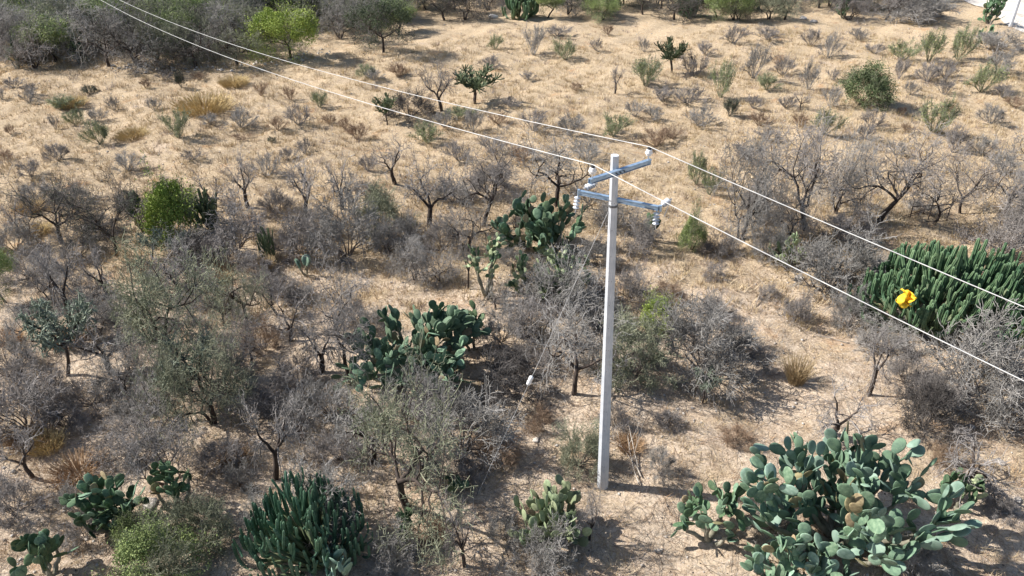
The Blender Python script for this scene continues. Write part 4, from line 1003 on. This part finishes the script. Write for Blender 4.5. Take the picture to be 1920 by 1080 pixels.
tag(blades(7000, 14, .08, .25, .016, .2, rus, [M['straw_gold'], M['rust'], M['straw']], 1.0, 'rusty_grass', 1.2), 'patches of rusty orange dry grass', 'grass', kind='stuff')
M['weed_grey'] = mat('weed_grey', (.24, .20, .19), (.36, .31, .29), 1, var=0)
M['weed_brown'] = mat('weed_brown', (.20, .135, .09), (.32, .23, .15), 1, var=0)
wf = lambda x, y: (y > 23) & (y < 72) & (fbm(x, y, .27, 4) + G.normal(size=len(x)) * .5 > -.1)
tag(blades(6500, 22, .12, .42, .022, .26, wf, [M['weed_grey'], M['weed_brown'], M['weed_grey'], M['straw'], M['straw_gold']], .85, 'withered_weeds', .8), 'withered brown and grey weeds dotting the dry field', 'weeds', kind='stuff')
uf = lambda x, y: (y < 36) & (fbm(x, y, .42, 7) + G.normal(size=len(x)) * .4 > .1)
tag(blades(3600, 24, .1, .45, .009, .35, uf, [M['weed_grey'], M['weed_brown'], M['weed_grey'], M['twig_grey']], 1.5, 'undergrowth', 1.3), 'low wiry grey brown undergrowth between the bushes', 'weeds', kind='stuff')
# fine dead twigs lying on the soil
def litter(n, lo, hi, r0, bias, m, name, lb, ylim):
    x, y = scatter(n, bias); k = y < ylim; x, y = x[k], y[k]; N = len(x); a = G.uniform(0, 6.283, N); L = G.uniform(lo, hi, N)
    x1, y1 = x + L * np.cos(a), y + L * np.sin(a); z0 = hgt(x, y) + G.uniform(.005, .05, N); z1 = hgt(x1, y1) + G.uniform(.005, .12, N)
    rr = np.full(N, r0) * G.uniform(.6, 1.3, N)
    tag(link(name, seg_mesh(name, np.stack([x, y, z0, x1, y1, z1, rr, rr * .6], 1), m, 3)), lb, 'twigs', kind='stuff')
litter(34000, .1, .55, .006, 1.5, M['twig_brown'], 'twig_litter', 'fallen brown twigs scattered over the soil', 45)
litter(26000, .15, .7, .006, 1.5, M['deadwood'], 'pale_twig_litter', 'fallen pale twigs scattered over the soil', 45)
# low wiry undergrowth between the bushes
def stones(n, lo, hi, bias, ylim, m, name, lb):
    x, y = scatter(n, bias); k = (y < ylim) & (fbm(x, y, .5, 11) > -.3); x, y = x[k], y[k]; N = len(x)
    base_ = np.array([[1, 0, 0], [0, 1, 0], [-1, 0, 0], [0, -1, 0], [0, 0, .7], [0, 0, -.7]]) ; s = lo + (hi - lo) * G.random(N) ** 4
    an = G.uniform(0, 6.283, N); V = base_[None] * s[:, None, None] * G.uniform(.6, 1.25, (N, 6, 1))
    c, s_ = np.cos(an)[:, None], np.sin(an)[:, None]; Vx = V[..., 0] * c - V[..., 1] * s_; Vy = V[..., 0] * s_ + V[..., 1] * c
    V = np.stack([Vx + x[:, None], Vy + y[:, None], V[..., 2] + (hgt(x, y) + s * .2)[:, None]], -1).reshape(-1, 3)
    f = np.array([[0, 1, 4], [1, 2, 4], [2, 3, 4], [3, 0, 4], [1, 0, 5], [2, 1, 5], [3, 2, 5], [0, 3, 5]]); F = (np.arange(N)[:, None, None] * 6 + f[None]).reshape(-1, 3)
    tag(link(name, np_mesh(name, V, F, 3, [m])), lb, 'gravel', kind='stuff')
stones(22000, .012, .09, 1.4, 80, M['rock'], 'gravel', 'small pale stones strewn over the soil')
stones(9000, .012, .05, 1.4, 60, M['bark_grey'], 'dark_gravel', 'small dark clods strewn over the soil')
# stony bank along the woodland edge
NB = 260; tt = G.random(NB); xs = 190 + tt * 430; ys = 127 - np.maximum(0, xs - 420) * .14 + G.normal(size=NB) * 5
V = []; F = []
for k in range(NB):
    p = P(xs[k], ys[k]); s = .05 + .16 * G.random() ** 3; o0 = len(V)
    for b_ in ((1, 0, 0), (0, 1, 0), (-1, 0, 0), (0, -1, 0), (0, 0, .7), (0, 0, -.7)): V.append((p.x + b_[0] * s * G.uniform(.7, 1.3), p.y + b_[1] * s, p.z + s * .3 + b_[2] * s))
    F += [(o0 + a, o0 + b, o0 + c) for a, b, c in ((0, 1, 4), (1, 2, 4), (2, 3, 4), (3, 0, 4), (1, 0, 5), (2, 1, 5), (3, 2, 5), (0, 3, 5))]
tag(link('rubble_bank', py_mesh('rubble_bank', V, F, [M['rock']])), 'line of pale rubble along the woodland edge', 'rubble', kind='stuff')

# ---------------------------------------------------------------- labels that single out each remaining plant
MARKS = [(1140, 880, 'the tall concrete pole'), (1620, 180, 'the rounded dark green field bush'), (891, 180, 'the umbrella shaped cactus tree'), (1259, 125, 'the small cup shaped cactus tree'),
         (718, 85, 'the lone dark crowned tree'), (726, 225, 'the small leaning tree'), (385, 200, 'the golden grass patch'), (1762, 560, 'the big candelabra cactus'), (1560, 940, 'the biggest prickly pear'),
         (790, 650, 'the central prickly pear'), (575, 1000, 'the lower left columnar cactus'), (335, 420, 'the bright olive bush'), (545, 90, 'the vivid lime tree'), (125, 690, 'the tall silvery cholla'),
         (1865, 40, 'the white gravel road'), (1490, 705, 'the tall straw tuft'), (990, 714, 'the white guy insulator'), (1022, 440, 'the tall padded prickly pear'), (297, 690, 'the thick straight left trunk'),
         (765, 930, 'the biggest leafless tree'), (1322, 680, 'the large rounded grey bush'), (215, 980, 'the spreading lower left prickly pear'), (190, 268, 'the left edge of the dry field')]
LOOK = {'bare_tree_grey': 'grey leafless tree', 'bare_tree_purple': 'purplish leafless tree', 'broom_grey': 'grey leafless shrub', 'broom_purple': 'purplish leafless shrub', 'broom_green': 'green tinged shrub', 'broom_brown': 'brown withered shrub', 'broom_dark': 'dark green shrub', 'bush_grey': 'grey twiggy bush', 'bush_purple': 'purplish twiggy bush',
        'bush_brown': 'brown twiggy bush', 'bush_dark': 'dark twiggy bush', 'thin_tree': 'thin leafless tree', 'tuft_gold': 'golden grass tuft', 'tuft_rust': 'rusty grass tuft', 'tuft_straw': 'straw grass tuft', 'lime_tree': 'yellow green tree', 'green_tree': 'green tree'}
used = set(t[5] for t in THINGS if t[5])
for t in THINGS:
    o, px, py, kind, ww, lb = t
    if lb == '@wood': o['label'] = 'leafless tree in the dense grey woodland beyond the dry field'; continue
    if lb: continue
    look = LOOK[kind]; size = 'small' if ww < 34 else ('wide' if ww > 75 else '')
    done = False
    for band_ in range(3):
        for mx, my, mn in sorted(MARKS, key=lambda m_: math.hypot(m_[0] - px, (m_[1] - py) * 1.5))[:6]:
            dx, dy = px - mx, (py - my) * 1.5; d = math.hypot(dx, dy)
            dist = 'close' if d < 90 else ('a little' if d < 190 else 'well')
            hor = 'right of' if dx > 0 else 'left of'; ver = 'in front of' if dy > 0 else 'behind'
            if abs(dx) > 2.2 * abs(dy): rel = hor
            elif abs(dy) > 2.2 * abs(dx): rel = ver
            else: rel = ('below and ' if dy > 0 else 'above and ') + hor
            L_ = ' '.join(q for q in (size, look, dist, rel, mn) if q)
            if L_ not in used: done = True; break
        if done: break
        size = {'': 'medium', 'small': 'very small', 'wide': 'very wide'}.get(size, 'scraggly ' + size)
    used.add(L_); o['label'] = L_
